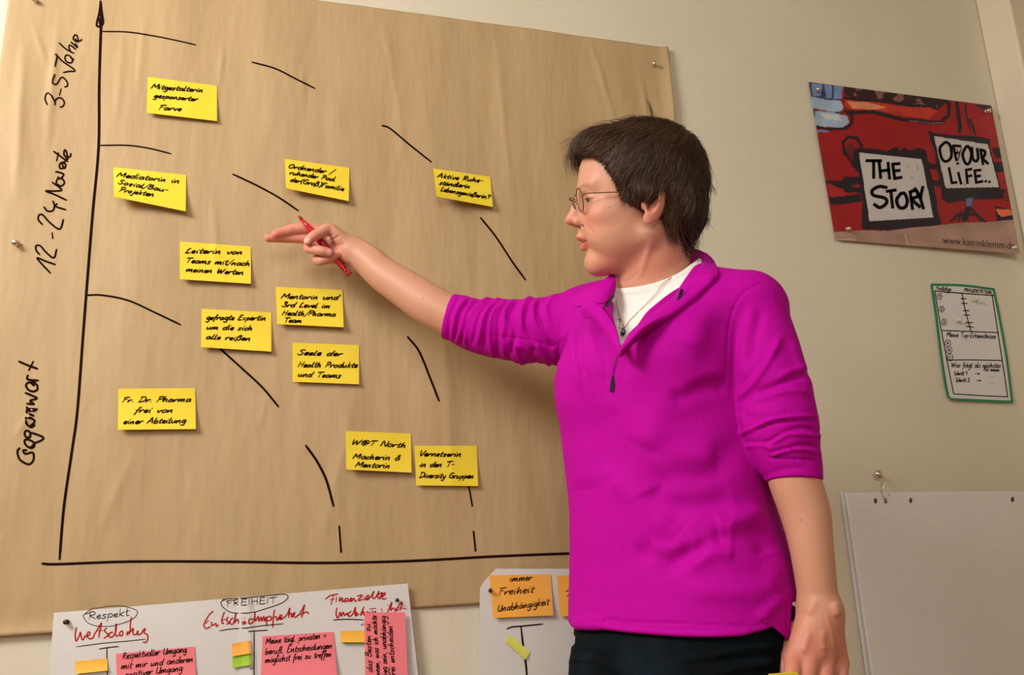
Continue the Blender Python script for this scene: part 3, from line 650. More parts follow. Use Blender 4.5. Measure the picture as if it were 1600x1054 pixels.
# ------------------------------------------------------------------ flipchart pad hanging from a nail
HOLES = [(1368, 782), (1384, 782), (1423, 781.5), (1582, 780)]
def pad_sheet(c, base, mt, parent, name, holes=True):
    fwd, inv = quad_uv(c); nu, nv = 120, 90
    uu = np.linspace(0, 1, nu + 1); vv = np.linspace(0, 1, nv + 1)**1.25
    px = np.array([[fwd(u, v) for u in uu] for v in vv])
    if holes:
        for (hx, hy) in HOLES:
            d = px - (hx, hy); rr = np.hypot(d[..., 0] / 2.6, d[..., 1] / 3.6)
    V = []
    for j in range(nv + 1):
        for i in range(nu + 1):
            u, v = uu[i], vv[j]
            V.append(P(px[j, i, 0], px[j, i, 1], base + .006 * (v**2) * (.4 + (1 - u)**3) + .002 * math.sin(4 * u + 3 * v) * v))
    F = [(j * (nu + 1) + i, (j + 1) * (nu + 1) + i, (j + 1) * (nu + 1) + i + 1, j * (nu + 1) + i + 1) for j in range(nv) for i in range(nu)]
    o = new_mesh(name, V, F, mt, None, smooth=True)
    if parent: attach(o, parent)
    s = o.modifiers.new('thick', 'SOLIDIFY'); s.thickness = .0008; s.offset = -1
    return o
def line_paper():
    m = noise_mat('ruled_flipchart_paper', lin(234, 232, 234), lin(238, 236, 238), 5, bump=.0005, bscale=9, rough=.7)
    nt = m.node_tree; N = nt.nodes; L = nt.links; b = N['Principled BSDF']
    src = b.inputs['Base Color'].links[0].from_socket
    tc = N.new('ShaderNodeTexCoord'); sp = N.new('ShaderNodeSeparateXYZ'); L.new(tc.outputs['Object'], sp.inputs[0])
    a = N.new('ShaderNodeMath'); a.operation = 'PINGPONG'; a.inputs[1].default_value = .01; L.new(sp.outputs[2], a.inputs[0])
    c2 = N.new('ShaderNodeMath'); c2.operation = 'LESS_THAN'; c2.inputs[1].default_value = .0004; L.new(a.outputs[0], c2.inputs[0])
    f = N.new('ShaderNodeMath'); f.operation = 'MULTIPLY'; f.inputs[1].default_value = .10; L.new(c2.outputs[0], f.inputs[0])
    mx = N.new('ShaderNodeMix'); mx.data_type = 'RGBA'; L.new(f.outputs[0], mx.inputs[0]); L.new(src, mx.inputs[6]); mx.inputs[7].default_value = (*lin(90, 80, 90), 1)
    L.new(mx.outputs[2], b.inputs['Base Color']); return m
PADM = line_paper()
PAD = empty('flipchart_pad', 'blank white flipchart pad hanging from a metal nail at the lower right', 'flipchart pad')
PAD.location = P(1450, 769, .003)
bpy.context.view_layer.update()
pad_sheet([(1313, 769), (1905, 763), (1990, 1400), (1402, 1400)], .004, M['paper'], PAD, 'back_sheets', False)
pad_sheet([(1320, 770), (1905, 764), (1990, 1400), (1412, 1400)], .008, PADM, PAD, 'front_sheet')
hm = mat('hole_shadow', lin(96, 74, 62), .9)
for hx, hy in HOLES:
    k = Ink(lambda x, y: P(x, y, .00835)); k.poly([(hx + 2.6 * math.cos(-a), hy + 4.2 * math.sin(-a)) for a in np.linspace(0, 2 * math.pi, 20, endpoint=False)])
    k.build('punched_hole', hm, PAD)
def tube(name, pts, rad, mt, parent=None, seg=8, sub=4, closed=False):
    c = catmull(pts, sub, closed); n_ = len(c); V = []
    t = np.gradient(c, axis=0); t /= np.linalg.norm(t, axis=1)[:, None] + 1e-12
    ref = np.array([0, 0, 1.]) if abs(t[0][2]) < .9 else np.array([1., 0, 0])
    for i in range(n_):
        a = np.cross(t[i], ref); a /= np.linalg.norm(a); b = np.cross(t[i], a); ref = np.cross(a, t[i])
        r_ = rad[min(len(rad) - 1, int(i * len(rad) / n_))] if isinstance(rad, (list, tuple)) else rad
        for q in range(seg):
            an = 2 * math.pi * q / seg; V.append(c[i] + (a * math.cos(an) + b * math.sin(an)) * r_)
    F = [(j * seg + i, j * seg + (i + 1) % seg, ((j + 1) % n_) * seg + (i + 1) % seg, ((j + 1) % n_) * seg + i) for j in range(n_ - (0 if closed else 1)) for i in range(seg)]
    if not closed: F += [tuple(range(seg))[::-1], tuple(range((n_ - 1) * seg, n_ * seg))]
    o = new_mesh(name, V, F, mt, None, smooth=True)
    if parent: attach(o, parent)
    return o
NAIL = lathe('wall_nail', [(0, .0215), (.004, .0208), (.0078, .0185), (.0098, .0145), (.0092, .0105), (.006, .0078), (.003, .007), (.0028, -.01)], P(1367, 741, 0), (-.12, -1, -.05), M['steel'], seg=24)
tag(NAIL, 'round-headed polished metal nail above the flipchart pad', 'nail')
hook = tube('wire_hook', [P(1369, 737, .012), P(1377, 740, .017), P(1382, 752, .018), P(1379, 764, .016), P(1377, 768, .012), P(1380, 775, .0115), P(1384, 783, .0105), P(1388, 774, .0118), P(1391, 771, .012)], .0010, M['steel'])
tag(hook, 'thin bent wire hook linking the nail and the flipchart pad', 'hook')
tube('wire_loop', [P(1374, 752, .018), P(1379, 758, .019), P(1381, 750, .019)], .0009, M['steel'], hook)
# ------------------------------------------------------------------ implicit surface modelling
f32 = np.float32
def smin(a, b, k):
    h = np.clip(.5 + .5 * (b - a) / k, 0, 1); return b + (a - b) * h - k * h * (1 - h)
def smax(a, b, k): return -smin(-a, -b, k)
def rcone(p, a, b, r1, r2):
    a = np.asarray(a, f32); b = np.asarray(b, f32); ba = b - a; L2 = float(ba @ ba)
    pa = p - a; t = np.clip((pa @ ba) / L2, 0, 1)
    q = pa - t[:, None] * ba
    return np.sqrt((q * q).sum(1)) - (r1 + (r2 - r1) * t)
def ellip(p, c, r, B=None):
    q = p - np.asarray(c, f32)
    if B is not None: q = q @ np.asarray(B, f32).T
    r = np.asarray(r, f32); k0 = np.sqrt(((q / r)**2).sum(1)); k1 = np.sqrt(((q / (r * r))**2).sum(1)) + 1e-9
    return np.where(k0 < .02, -float(r.min()), k0 * (k0 - 1) / k1)
def dense(nodes, sub=3):
    a = catmull(np.array([np.r_[n[0], n[1]] for n in nodes]), sub)
    return [(r[:3], r[3]) for r in a]
def chain(p, nodes, k=.006):
    d = None
    if len(nodes) > 3 and len(nodes) < 12: nodes = dense(nodes, 6)
    k = min(k, .0006)
    for (a, ra), (b, rb) in zip(nodes[:-1], nodes[1:]):
        e = rcone(p, a, b, ra, rb); d = e if d is None else smin(d, e, k)
    return d
_CORN = np.array([(i, j, k) for i in (0, 1) for j in (0, 1) for k in (0, 1)])
def isosurf(fn, lo, hi, h, B=10, newton=2, marg=1.6):
    lo = np.asarray(lo, float); nb = np.ceil((np.asarray(hi) - lo) / (h * B)).astype(int)
    bi = np.stack(np.meshgrid(*[np.arange(n) for n in nb], indexing='ij'), -1).reshape(-1, 3)
    cen = (lo + (bi + .5) * h * B).astype(f32)
    d = fn(cen); bi = bi[np.abs(d) < h * B * .866 * marg + .002]
    g = np.stack(np.meshgrid(*[np.arange(B + 1)] * 3, indexing='ij'), -1).reshape(-1, 3)
    NG = (nb * B + 3).astype(np.int64)
    key = lambda c: (c[..., 0] * NG[1] + c[..., 1]) * NG[2] + c[..., 2]
    keys = []; pos = []; faces = []
    n1 = B + 1
    for s in range(0, len(bi), 400):
        b = bi[s:s + 400]
        gi = (b[:, None] * B + g[None])                       # global grid index
        D = fn((lo + gi * h).reshape(-1, 3).astype(f32)).reshape(len(b), n1, n1, n1)
        S = D < 0
        cs = [D[:, i:B + i, j:B + j, k:B + k] for i, j, k in _CORN]
        ss = [S[:, i:B + i, j:B + j, k:B + k] for i, j, k in _CORN]
        cnt = sum(x.astype(np.int8) for x in ss); mk = (cnt > 0) & (cnt < 8)
        w = np.nonzero(mk)
        cv = np.stack([x[w] for x in cs], 1)
        num = np.zeros((len(w[0]), 3)); den = np.zeros(len(w[0]))
        for a in range(8):
            for c in range(a + 1, 8):
                if np.abs(_CORN[a] - _CORN[c]).sum() == 1:
                    va, vc = cv[:, a], cv[:, c]; x = (va < 0) != (vc < 0)
                    t = np.where(x, va / np.where(x, va - vc, 1), 0)
                    num += x[:, None] * (_CORN[a] + t[:, None] * (_CORN[c] - _CORN[a])); den += x
        ci = b[w[0]] * B + np.stack(w[1:], 1)
        keys.append(key(ci)); pos.append(lo + (ci + num / den[:, None]) * h)
        for ax in range(3):
            o1, o2 = [(1, 2), (2, 0), (0, 1)][ax]
            sl0 = [slice(0, B)] * 3; sl1 = [slice(0, B)] * 3; sl1[ax] = slice(1, B + 1)
            A0 = S[(slice(None), *sl0)]; A1 = S[(slice(None), *sl1)]
            w = np.nonzero(A0 != A1)
            if not len(w[0]): continue
            c0 = b[w[0]] * B + np.stack(w[1:], 1); e1 = np.eye(3, dtype=int)[o1]; e2 = np.eye(3, dtype=int)[o2]
            q = np.stack([key(c0 - e1 - e2), key(c0 - e2), key(c0), key(c0 - e1)], 1)
            fl = A0[w]; q[~fl] = q[~fl][:, ::-1]
            ok = (c0[:, o1] > 0) & (c0[:, o2] > 0); faces.append(q[ok])
    keys = np.concatenate(keys); pos = np.concatenate(pos); faces = np.concatenate(faces)
    od = np.argsort(keys); keys = keys[od]; pos = pos[od]
    ix = np.searchsorted(keys, faces); ix = np.clip(ix, 0, len(keys) - 1)
    ok = (keys[ix] == faces).all(1); ix = ix[ok]
    e = h * .25
    T4 = np.array([(1, -1, -1), (-1, -1, 1), (-1, 1, -1), (1, 1, 1)], float)
    def grad(p): return sum(t * fn((p + t * e).astype(f32))[:, None] for t in T4) / (4 * e)
    for _ in range(newton):
        gr = grad(pos); d = fn(pos.astype(f32))[:, None]; g2 = (gr * gr).sum(1)[:, None] + 1e-6
        st = -d * gr / np.maximum(g2, .2); n_ = np.linalg.norm(st, axis=1)[:, None]
        pos = pos + st * np.minimum(1, .7 * h / (n_ + 1e-9))
    gr = grad(pos); gr /= np.linalg.norm(gr, axis=1)[:, None] + 1e-9
    return pos, ix, gr
def raymarch(fn, px, py, o0=.9, o1=.0):
    """first point of the surface seen at a photo pixel"""
    offs = np.linspace(o0, o1, 900); p = np.array([P(px, py, o) for o in offs]); d = fn(p.astype(f32))
    k = np.nonzero(d < 0)[0]
    if not len(k): return None
    i = k[0]; t = d[i - 1] / (d[i - 1] - d[i]) if i else 0
    return p[i - 1] + (p[i] - p[i - 1]) * t
def press(pos, nrm, strokes):
    """push the surface in or out along strokes (sculpting brush): (polyline px, width px, height m)"""
    uv = proj(pos); h = np.zeros(len(pos)); view = CAMP - pos; view /= np.linalg.norm(view, axis=1)[:, None]
    for pts, sg, am in strokes:
        c = catmull(pts, 5) if len(pts) > 2 else np.array(pts, float)
        lo_ = c.min(0) - 4 * sg; hi_ = c.max(0) + 4 * sg
        m_ = ((uv > lo_) & (uv < hi_)).all(1)
        if not m_.any(): continue
        X, Y = uv[m_, 0], uv[m_, 1]; best = np.full(m_.sum(), 1e9); tt = np.zeros(m_.sum()); n_ = len(c) - 1
        for i in range(n_):
            dx, dy = c[i + 1] - c[i]; ts = np.clip(((X - c[i][0]) * dx + (Y - c[i][1]) * dy) / (dx * dx + dy * dy + 1e-9), 0, 1)
            d = np.hypot(X - c[i][0] - ts * dx, Y - c[i][1] - ts * dy); k = d < best; best[k] = d[k]; tt[k] = (i + ts[k]) / n_
        h[m_] += am * np.exp(-(best / sg)**2) * np.sin(np.pi / 2 * np.clip(np.minimum(tt, 1 - tt) * 5 + .12, 0, 1))
    return h

# head frame (millimetres: forward, up, towards her left)
HO = np.array([.5718, -.4985, .5067 + CAMZ])
_yaw, _pit, _rol = .344, -.05, .25
hF = np.array([-math.cos(_yaw), math.sin(_yaw), 0]); hU = np.array([0, 0, 1.]); hS = np.cross(hU, hF)
hF2 = hF * math.cos(_pit) + hU * math.sin(_pit); hU2 = hU * math.cos(_pit) - hF * math.sin(_pit)
hU3 = hU2 * math.cos(_rol) + hS * math.sin(_rol); hS3 = hS * math.cos(_rol) - hU2 * math.sin(_rol)
HB = np.stack([hF2, hU3, hS3])
def HL(q): return HO + (np.asarray(q, float) / 1000.) @ HB          # head mm -> world
def to_head(p): return ((p - HO.astype(f32)) @ HB.T.astype(f32)) * f32(1000)

def head_sdf(w):
    """head and neck; returns metres"""
    q = to_head(w); a = q.copy(); a[:, 2] = np.abs(a[:, 2])
    d = ellip(q, (-6, 44, 0), (97, 80, 73))
    d = smin(d, ellip(q, (30, 0, 0), (64, 76, 60)), 14)
    d = smin(d, ellip(q, (38, -34, 0), (58, 56, 53)), 12)
    d = smin(d, rcone(a, (4, -52, 47), (76, -86, 10), 16, 14), 16)
    d = smin(d, ellip(q, (72, -84, 0), (21.5, 17, 22)), 12)
    d = smin(d, ellip(q, (40, -82, 0), (48, 23, 38)), 14)                  # under the chin
    d = smin(d, ellip(a, (44, -44, 36), (36, 36, 24)), 14)                 # cheek
    d = smin(d, ellip(a, (58, -14, 42), (24, 17, 17)), 14)                 # cheek bone
    d = smin(d, ellip(a, (62, -43, 27), (22, 22, 20)), 12)                 # mouth pad
    d = smin(d, rcone(a, (83, 31, 10), (71, 33, 40), 6.5, 6.5), 14)             # brow
    d = smax(d, -ellip(a, (98, 11, 31), (14, 11, 15)), 11)                  # eye socket
    d = smin(d, rcone(a, (88, 24, 0), (103, -7, 0), 7.5, 9.5), 7)          # nose bridge
    d = smin(d, ellip(a, (106.5, -13, 0), (11.5, 9, 9.5)), 5)
    d = smin(d, ellip(a, (96, -17, 11), (11, 8.5, 6.5)), 3.5)              # wing
    d = smin(d, rcone(a, (101, -22, 0), (97, -30, 0), 4.5, 4), 4)
    d = smax(d, -ellip(a, (101, -25, 6), (6.5, 4, 3.2)), 2)                # nostril
    d = smax(d, -ellip(a, (91, -27, 17), (9, 2.0, 3)), 3)                  # wing crease
    d = smin(d, rcone(a, (97.5, -40.5, 2.5), (80, -49.5, 22), 5.8, 2.2), 4)  # upper lip
    d = smin(d, rcone(a, (94.5, -57.5, 0), (80, -51.5, 20), 5.6, 2.2), 4)  # lower lip
    d = smax(d, -rcone(a, (106, -49.5, 0), (84, -50, 24), 1.3, 1.0), 2)    # mouth line
    d = smax(d, -ellip(a, (80, -52.5, 25), (2.5, 2.5, 1.5)), 5)
    d = smax(d, -ellip(a, (103, -68, 0), (6, 4, 14)), 5)
    # closed in lids round the eye ball, with an open slit
    lid = ellip(a, (71, 11.5, 31), (14.6, 14.6, 15.0))
    lid = smax(lid, -ellip(a, (82, 9.0, 37), (13, 2.4, 10.5)), 1.2)
    d = smin(d, lid, 2.5)
    d = smax(d, -rcone(a, (87, 18, 22), (78, 18.5, 44), 1.0, .8), 2.5)
    # neck
    nk = rcone(q, (-20, -40, -4), (-2, -165, -10), 54, 57)
    nk = smin(nk, rcone(q, (-16, -45, 48), (40, -150, 4), 10, 9), 12)
    d = smin(d, nk, 14)
    # ear
    eb = np.array([[.93, .30, .2], [-.30, .95, 0], [-.19, -.06, .98]])
    e = ellip(a, (-13, -9, 71), (15, 31, 6.5), eb)
    e = smax(e, -ellip(a, (-8, -7, 77), (8.5, 17, 8.5), eb), 2.5)
    e = smin(e, ellip(a, (3, -12, 69), (5, 7, 5)), 3)
    e = smin(e, ellip(a, (0, -32, 70), (7.5, 8.5, 4.2)), 4)
    d = smin(d, e, 2.5)
    return d * f32(.001)

# ---- limbs, from joints placed in space
ARM_R = [RP(548, 389, .105, 21), RP(575, 407, .118, 24.5), RP(600, 429, .132, 27), RP(635, 452, .152, 30), RP(671, 476, .172, 32.5), RP(705, 494, .19, 32), RP(745, 512, .21, 35), RP(830, 515, .25, 42), RP(915, 500, .30, 48)]
ARM_L = [RP(1172, 500, .575, 40), RP(1198, 600, .603, 40), RP(1225, 700, .617, 38), RP(1242, 752, .622, 39.5), RP(1258, 800, .626, 38), RP(1267, 850, .63, 33.5), RP(1274, 902, .63, 31), RP(1278, 938, .628, 30)]
HR = lambda x, y, off, r: RP(x, y, off, r)
# pointing hand (her right), palm side towards the camera
R_PALM = [([HR(548, 389, .105, 20), HR(520, 374, .086, 13)], 8), ([HR(548, 392, .105, 20), HR(512, 392, .078, 13)], 8), ([HR(545, 395, .104, 19), HR(516, 403, .086, 10)], 8),
          ([HR(505, 364, .086, 11), HR(506, 385, .078, 12)], 6)]
R_FING = [[HR(514, 366, .088, 10.5), HR(486, 357, .084, 9.6), HR(462, 358, .083, 8.9), HR(445, 362, .084, 8.0), HR(431, 365.5, .086, 7.0)],
          [HR(510, 374, .080, 10.5), HR(480, 372.5, .076, 8.4), HR(455, 372, .076, 7.4), HR(436, 372, .077, 6.8), HR(419, 371.8, .079, 6.2)],
          [HR(512, 388, .080, 9.5), HR(494, 386, .080, 8.5), HR(482, 387, .092, 7.8), HR(486, 388.5, .112, 7.6), HR(501, 391.5, .125, 7.6), HR(514, 394.5, .125, 7.0)],
          [HR(520, 402, .088, 9), HR(506, 405, .084, 8.2), HR(496, 405, .094, 7.8), HR(501, 407, .108, 7.8), HR(515, 403, .114, 7.0), HR(528, 397.5, .115, 6.2)]]
R_THUMB = [HR(543, 383, .112, 15), HR(528, 368, .118, 11.5), HR(514, 358, .121, 9.6), HR(500, 364, .125, 8.6), HR(490, 369, .127, 8.2), HR(481, 377, .127, 6.6)]
L_PALM = [([HR(1279, 958, .628, 31), HR(1240, 1030, .630, 15)], 10), ([HR(1281, 958, .628, 31), HR(1262, 1042, .640, 15)], 10), ([HR(1283, 958, .628, 31), HR(1288, 1044, .640, 15)], 10), ([HR(1284, 958, .628, 30), HR(1312, 1034, .632, 14)], 10),
          ([HR(1276, 1000, .610, 34), HR(1276, 1030, .612, 30)], 8)]
L_FING = [[HR(1240, 1030, .632, 14), HR(1238, 1074, .650, 12), HR(1244, 1098, .625, 11), HR(1252, 1100, .600, 10)],
          [HR(1262, 1042, .640, 14), HR(1260, 1088, .655, 12), HR(1266, 1112, .628, 11), HR(1272, 1110, .600, 10)],
          [HR(1288, 1044, .640, 14), HR(1288, 1088, .652, 12), HR(1290, 1110, .625, 11), HR(1292, 1106, .600, 10)],
          [HR(1312, 1034, .633, 13), HR(1314, 1074, .642, 11), HR(1312, 1094, .620, 10), HR(1308, 1092, .598, 9)]]
L_THUMB = [HR(1250, 985, .605, 18), HR(1232, 1020, .600, 14), HR(1228, 1056, .606, 12), HR(1238, 1082, .618, 10)]
def bound(nodes, pad=.06):
    c = np.mean([n[0] for n in nodes], 0); return c, max(np.linalg.norm(n[0] - c) + n[1] for n in nodes) + pad
def group(p, d, c, R, fn, k=0):
    """evaluate fn only inside a sphere"""
    r = np.sqrt(((p - np.asarray(c, f32))**2).sum(1)); e = r - f32(R) + f32(.055)
    m_ = r < R
    if m_.any():
        v = fn(p[m_]); e = e.astype(f32); e[m_] = v
    if d is None: return e
    return smin(d, e, k) if k else np.minimum(d, e)
TT = np.array([-.842, -.54, 0.]); TT /= np.linalg.norm(TT)          # where the chest faces
TL = np.cross([0, 0, 1.], TT)                                        # her left
_th = math.radians(30)
def mk_sections(rows, dz=0):
    out = []
    for y, xl, xr, off, bt in rows:
        c = P((xl + xr) / 2, y, off); w = (xr - xl) / 2 * depth(c) / FPX
        a = math.sqrt(max(1e-4, (w * w - (bt * math.sin(_th))**2)) / math.cos(_th)**2)
        out.append((c[2], c[0], c[1], a, bt))
    return np.array(sorted(out))
TORSO = mk_sections([(440, 985, 1110, .45, .075), (470, 940, 1160, .45, .090), (500, 905, 1176, .45, .103), (540, 882, 1176, .45, .114), (590, 873, 1180, .45, .122), (640, 878, 1186, .45, .124), (700, 883, 1192, .45, .121),
                     (760, 889, 1197, .45, .118), (800, 892, 1199, .45, .118), (836, 893, 1211, .45, .121), (880, 893, 1228, .45, .126), (930, 891, 1240, .45, .130), (975, 890, 1246, .45, .132), (1030, 890, 1246, .45, .132)])
HIPS = mk_sections([(940, 908, 1228, .45, .118), (990, 897, 1234, .45, .122), (1030, 892, 1236, .45, .125), (1060, 890, 1240, .45, .126), (1120, 890, 1240, .45, .126), (1200, 896, 1230, .45, .12)])
def sect(p, S, inset=0., n=2.35):
    z = p[:, 2]; c = [np.interp(z, S[:, 0], S[:, i]).astype(f32) for i in (1, 2, 3, 4)]
    dx, dy = p[:, 0] - c[0], p[:, 1] - c[1]
    x = dx * f32(TL[0]) + dy * f32(TL[1]); y = dx * f32(TT[0]) + dy * f32(TT[1])
    A, B_ = c[2] - f32(inset), c[3] - f32(inset)
    k = ((np.abs(x) / A)**n + (np.abs(y) / B_)**n)**(1. / n)
    gx = (np.abs(x) / A)**(n - 1) / A; gy = (np.abs(y) / B_)**(n - 1) / B_
    g_ = np.sqrt(gx * gx + gy * gy) * np.maximum(k, 1e-3)**(1 - n)
    return (k - 1) / np.maximum(g_, 4.)
SH_R, SH_L = P(925, 497, .31), P(1168, 484, .57)
NB = P(1048, 450, .455)
def breasts(p, d, s=1.):
    for sx, (x, y) in ((1, (1085, 575)), (-1, (960, 590))):
        c = P(x, y, .45) * 0
        i = np.interp(P(1030, y, .45)[2], TORSO[:, 0], TORSO[:, 1]); j = np.interp(P(1030, y, .45)[2], TORSO[:, 0], TORSO[:, 2])
        c = np.array([i, j, P(1030, y, .45)[2]]) + TL * (.078 if sx > 0 else .055) * sx + TT * (.078 if sx > 0 else .060)
        d = smin(d, ellip(p, c, (.058 * s, .056 * s, .058 * s)), .055)
    return d
def body_torso(p, inset):
    d = sect(p, TORSO, inset)
    ztop = f32(P(1048, 452, .45)[2]); d = smax(d, p[:, 2] - ztop, .05)
    for sh, r in ((SH_R, .052), (SH_L, .055)):
        d = smin(d, rcone(p, NB + np.array([0, 0, -.035]), sh, .060 - inset, r - inset), .05)
    return breasts(p, d)
HEADC = HL((0, -20, 0)); 
def body_sdf(p):
    d = group(p, None, HEADC, .24, head_sdf)
    tc_ = P(1040, 700, .45)
    d = smin(d, smax(body_torso(p, .022), P(0, 430, .45)[2] - 9 + 0 * p[:, 2], .01), .03)
    c, R = bound(ARM_R); d = group(p, d, c, R, lambda q: chain(q, ARM_R, .012), .012)
    c, R = bound(ARM_L); d = group(p, d, c, R, lambda q: chain(q, ARM_L, .012), .012)
    allr = [n for f_ in R_FING for n in f_] + R_THUMB
    c, R = bound(allr, .05)
    def hand(palm, fing, thumb, kf):
        def fn(q):
            d_ = None
            for nd, k in palm:
                e = chain(q, nd); d_ = e if d_ is None else smin(d_, e, k * .001)
            for f_ in fing:
                d_ = smin(d_, chain(q, f_, .0022), kf)
            return smin(d_, chain(q, thumb, .003), .003)
        return fn
    d = group(p, d, c, R, hand(R_PALM, R_FING, R_THUMB, .0018), .008)
    alll = [n for f_ in L_FING for n in f_] + L_THUMB + [n for q_, _ in L_PALM for n in q_]
    c, R = bound(alll, .05)
    d = group(p, d, c, R, hand(L_PALM, L_FING, L_THUMB, .004), .010)
    return d
import time as _time
_t0 = _time.time()
PERSON = empty('person', 'person with short dark hair and glasses in a magenta pullover, pointing at the chart', 'person')
PERSON.location = (float(P(1040, 700, .45)[0]), float(P(1040, 700, .45)[1]), 0.0)
bpy.context.view_layer.update()
_ps = _pe = None
allp = np.array([n[0] for n in ARM_R + ARM_L + L_THUMB + L_FING[0] + L_FING[2]] + [HL((0, 130, 0)), HL((120, 0, 0)), HL((-120, 0, 0))] + [f_[-1][0] for f_ in R_FING] + [P(1040, 990, .45)])
pos, F, nrm = isosurf(body_sdf, allp.min(0) - .08, allp.max(0) + np.array([.09, .06, .02]), .0021)
print('body', len(pos), _time.time() - _t0)
# fine sculpting of the skin: knuckle creases, veins, neck and eye folds (photo pixels)
SK = [([(930, 300), (940, 297)], 1.0, -.0007), ([(928, 310), (942, 311)], 1.0, -.0008), ([(930, 305), (944, 301)], 1.0, -.0006), ([(916, 302), (925, 300), (934, 303)], 1.0, -.0008),
      ([(915, 351), (925, 362), (931, 374)], 2.6, -.0010), ([(967, 440), (985, 437), (1003, 420)], 1.6, -.0008), ([(964, 446), (985, 449), (1000, 446)], 1.4, -.0006),
      ([(1020, 372), (1010, 400), (1000, 432)], 5, .002), ([(1290, 955), (1299, 985), (1303, 1015)], 1.8, .0012), ([(1303, 1015), (1290, 1010), (1276, 1016)], 1.6, .0009), ([(1288, 985), (1284, 1000), (1290, 1010)], 1.5, .0007),
      ([(1304, 940), (1308, 962)], 7, .004), ([(515, 352), (521, 362)], 1.0, -.0010), ([(510, 372), (522, 365)], 1.2, -.0020), ([(512, 378), (530, 368)], 1.2, -.0018), ([(519, 385), (538, 381)], 1.4, -.0014), ([(524, 374), (534, 366)], 1.0, -.0010),
      ([(445, 354), (446, 366)], .9, -.0006), ([(461, 350), (463, 363)], .9, -.0006), ([(436, 367), (436, 377)], .9, -.0005), ([(454, 367), (454, 378)], .9, -.0005),
      ([(493, 361), (497, 371)], 1.0, -.0005), ([(545, 410), (552, 417)], 1.5, -.0008), ([(560, 370), (600, 400)], 4, .0010),
      ([(1277, 935), (1262, 960)], 6, .0015), ([(1265, 985), (1254, 1020)], 6, .002), ([(1286, 985), (1286, 1030)], 6, .0015)]
pos = pos + nrm * press(pos, nrm, SK)[:, None]
q = to_head(pos.astype(f32)).astype(float); aS = np.abs(q[:, 2]); uv = proj(pos)
SKIN = np.array(lin(204, 150, 125)); col = np.tile(SKIN, (len(pos), 1))
def blend(mask, c, a):
    a = np.clip(mask * a, 0, 1)[:, None]; global col; col = col * (1 - a) + np.array(lin(*c)) * a
hd = (np.linalg.norm(pos - HEADC, axis=1) < .22)
g3 = lambda c, r: np.exp(-(((q[:, 0] - c[0]) / r[0])**2 + ((q[:, 1] - c[1]) / r[1])**2 + ((aS - c[2]) / r[2])**2)) * hd
blend(g3((75, -20, 40), (30, 22, 24)), (214, 120, 100), .45)
blend(g3((108, -14, 0), (14, 14, 14)), (206, 106, 92), .55)
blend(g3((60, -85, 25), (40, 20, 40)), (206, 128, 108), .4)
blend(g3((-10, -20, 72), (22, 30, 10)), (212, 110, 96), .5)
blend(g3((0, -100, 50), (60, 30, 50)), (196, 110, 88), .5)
du = np.where(q[:, 1] > -49.5, (q[:, 1] + 43.5 + aS * .22) / 4.6, (q[:, 1] + 56 - aS * .20) / 5.2)
lip = np.exp(-np.abs(du)**4) * np.exp(-(aS / 22.)**8) * (q[:, 0] > 76) * hd
blend(lip, (194, 88, 86), .85)
blend(np.exp(-((q[:, 1] + 49.7) / 1.3)**2) * (aS < 23) * (q[:, 0] > 74) * hd, (110, 38, 36), .8)
blend(np.exp(-((q[:, 1] - 33 + (aS - 28)**2 * .012) / 3.)**4) * np.clip((48 - aS) / 6, 0, 1) * np.clip((aS - 8) / 5, 0, 1) * (q[:, 0] > 60) * hd, (140, 96, 74), .5)
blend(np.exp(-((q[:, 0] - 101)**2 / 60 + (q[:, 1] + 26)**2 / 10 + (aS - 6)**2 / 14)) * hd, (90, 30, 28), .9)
blend(np.exp(-(((q[:, 0] + 2) / 6)**2 + ((q[:, 1] + 13) / 6)**2 + ((aS - 70) / 6)**2)) * hd, (96, 40, 34), .8)  # ear hollow: its shade put into the skin colour
hr = np.clip((548 - uv[:, 0]) / 90, 0, 1) * (uv[:, 0] < 560); blend(hr, (226, 140, 128), .6)
for f_ in R_FING + [R_THUMB]:
    dd = np.linalg.norm(pos - f_[-1][0], axis=1); blend(np.exp(-(dd / .012)**2), (214, 112, 108), .45)
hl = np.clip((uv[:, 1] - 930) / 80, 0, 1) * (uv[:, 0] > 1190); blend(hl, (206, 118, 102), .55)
for x, y, r_ in ((953, 324, 1.1), (1252, 812, 1.4), (1256, 858, .9), (937, 353, .8), (648, 434, .8), (661, 466, .8), (457, 357, .7), (1004, 419, 1.0), (1309, 920, .8), (985, 437, .7), (987, 448, .7)):
    blend(np.exp(-((uv[:, 0] - x)**2 + (uv[:, 1] - y)**2) / r_**2), (92, 48, 40), .8)
# nails
for tip, nr in ((R_THUMB[-1][0] + RM @ np.array([-.0005, -.0005, -.006]), .0058), (R_FING[2][-1][0] + RM @ np.array([.001, 0, -.006]), .0055)):
    blend((np.linalg.norm(pos - tip, axis=1) < nr).astype(float), (240, 190, 180), .8)
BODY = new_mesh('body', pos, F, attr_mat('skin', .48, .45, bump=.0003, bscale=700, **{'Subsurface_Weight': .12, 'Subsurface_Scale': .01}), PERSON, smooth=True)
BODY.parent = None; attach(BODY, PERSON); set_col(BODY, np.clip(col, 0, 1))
BODY.data.materials[0].node_tree.nodes['Principled BSDF'].inputs['Subsurface Radius'].default_value = (1., .35, .2)

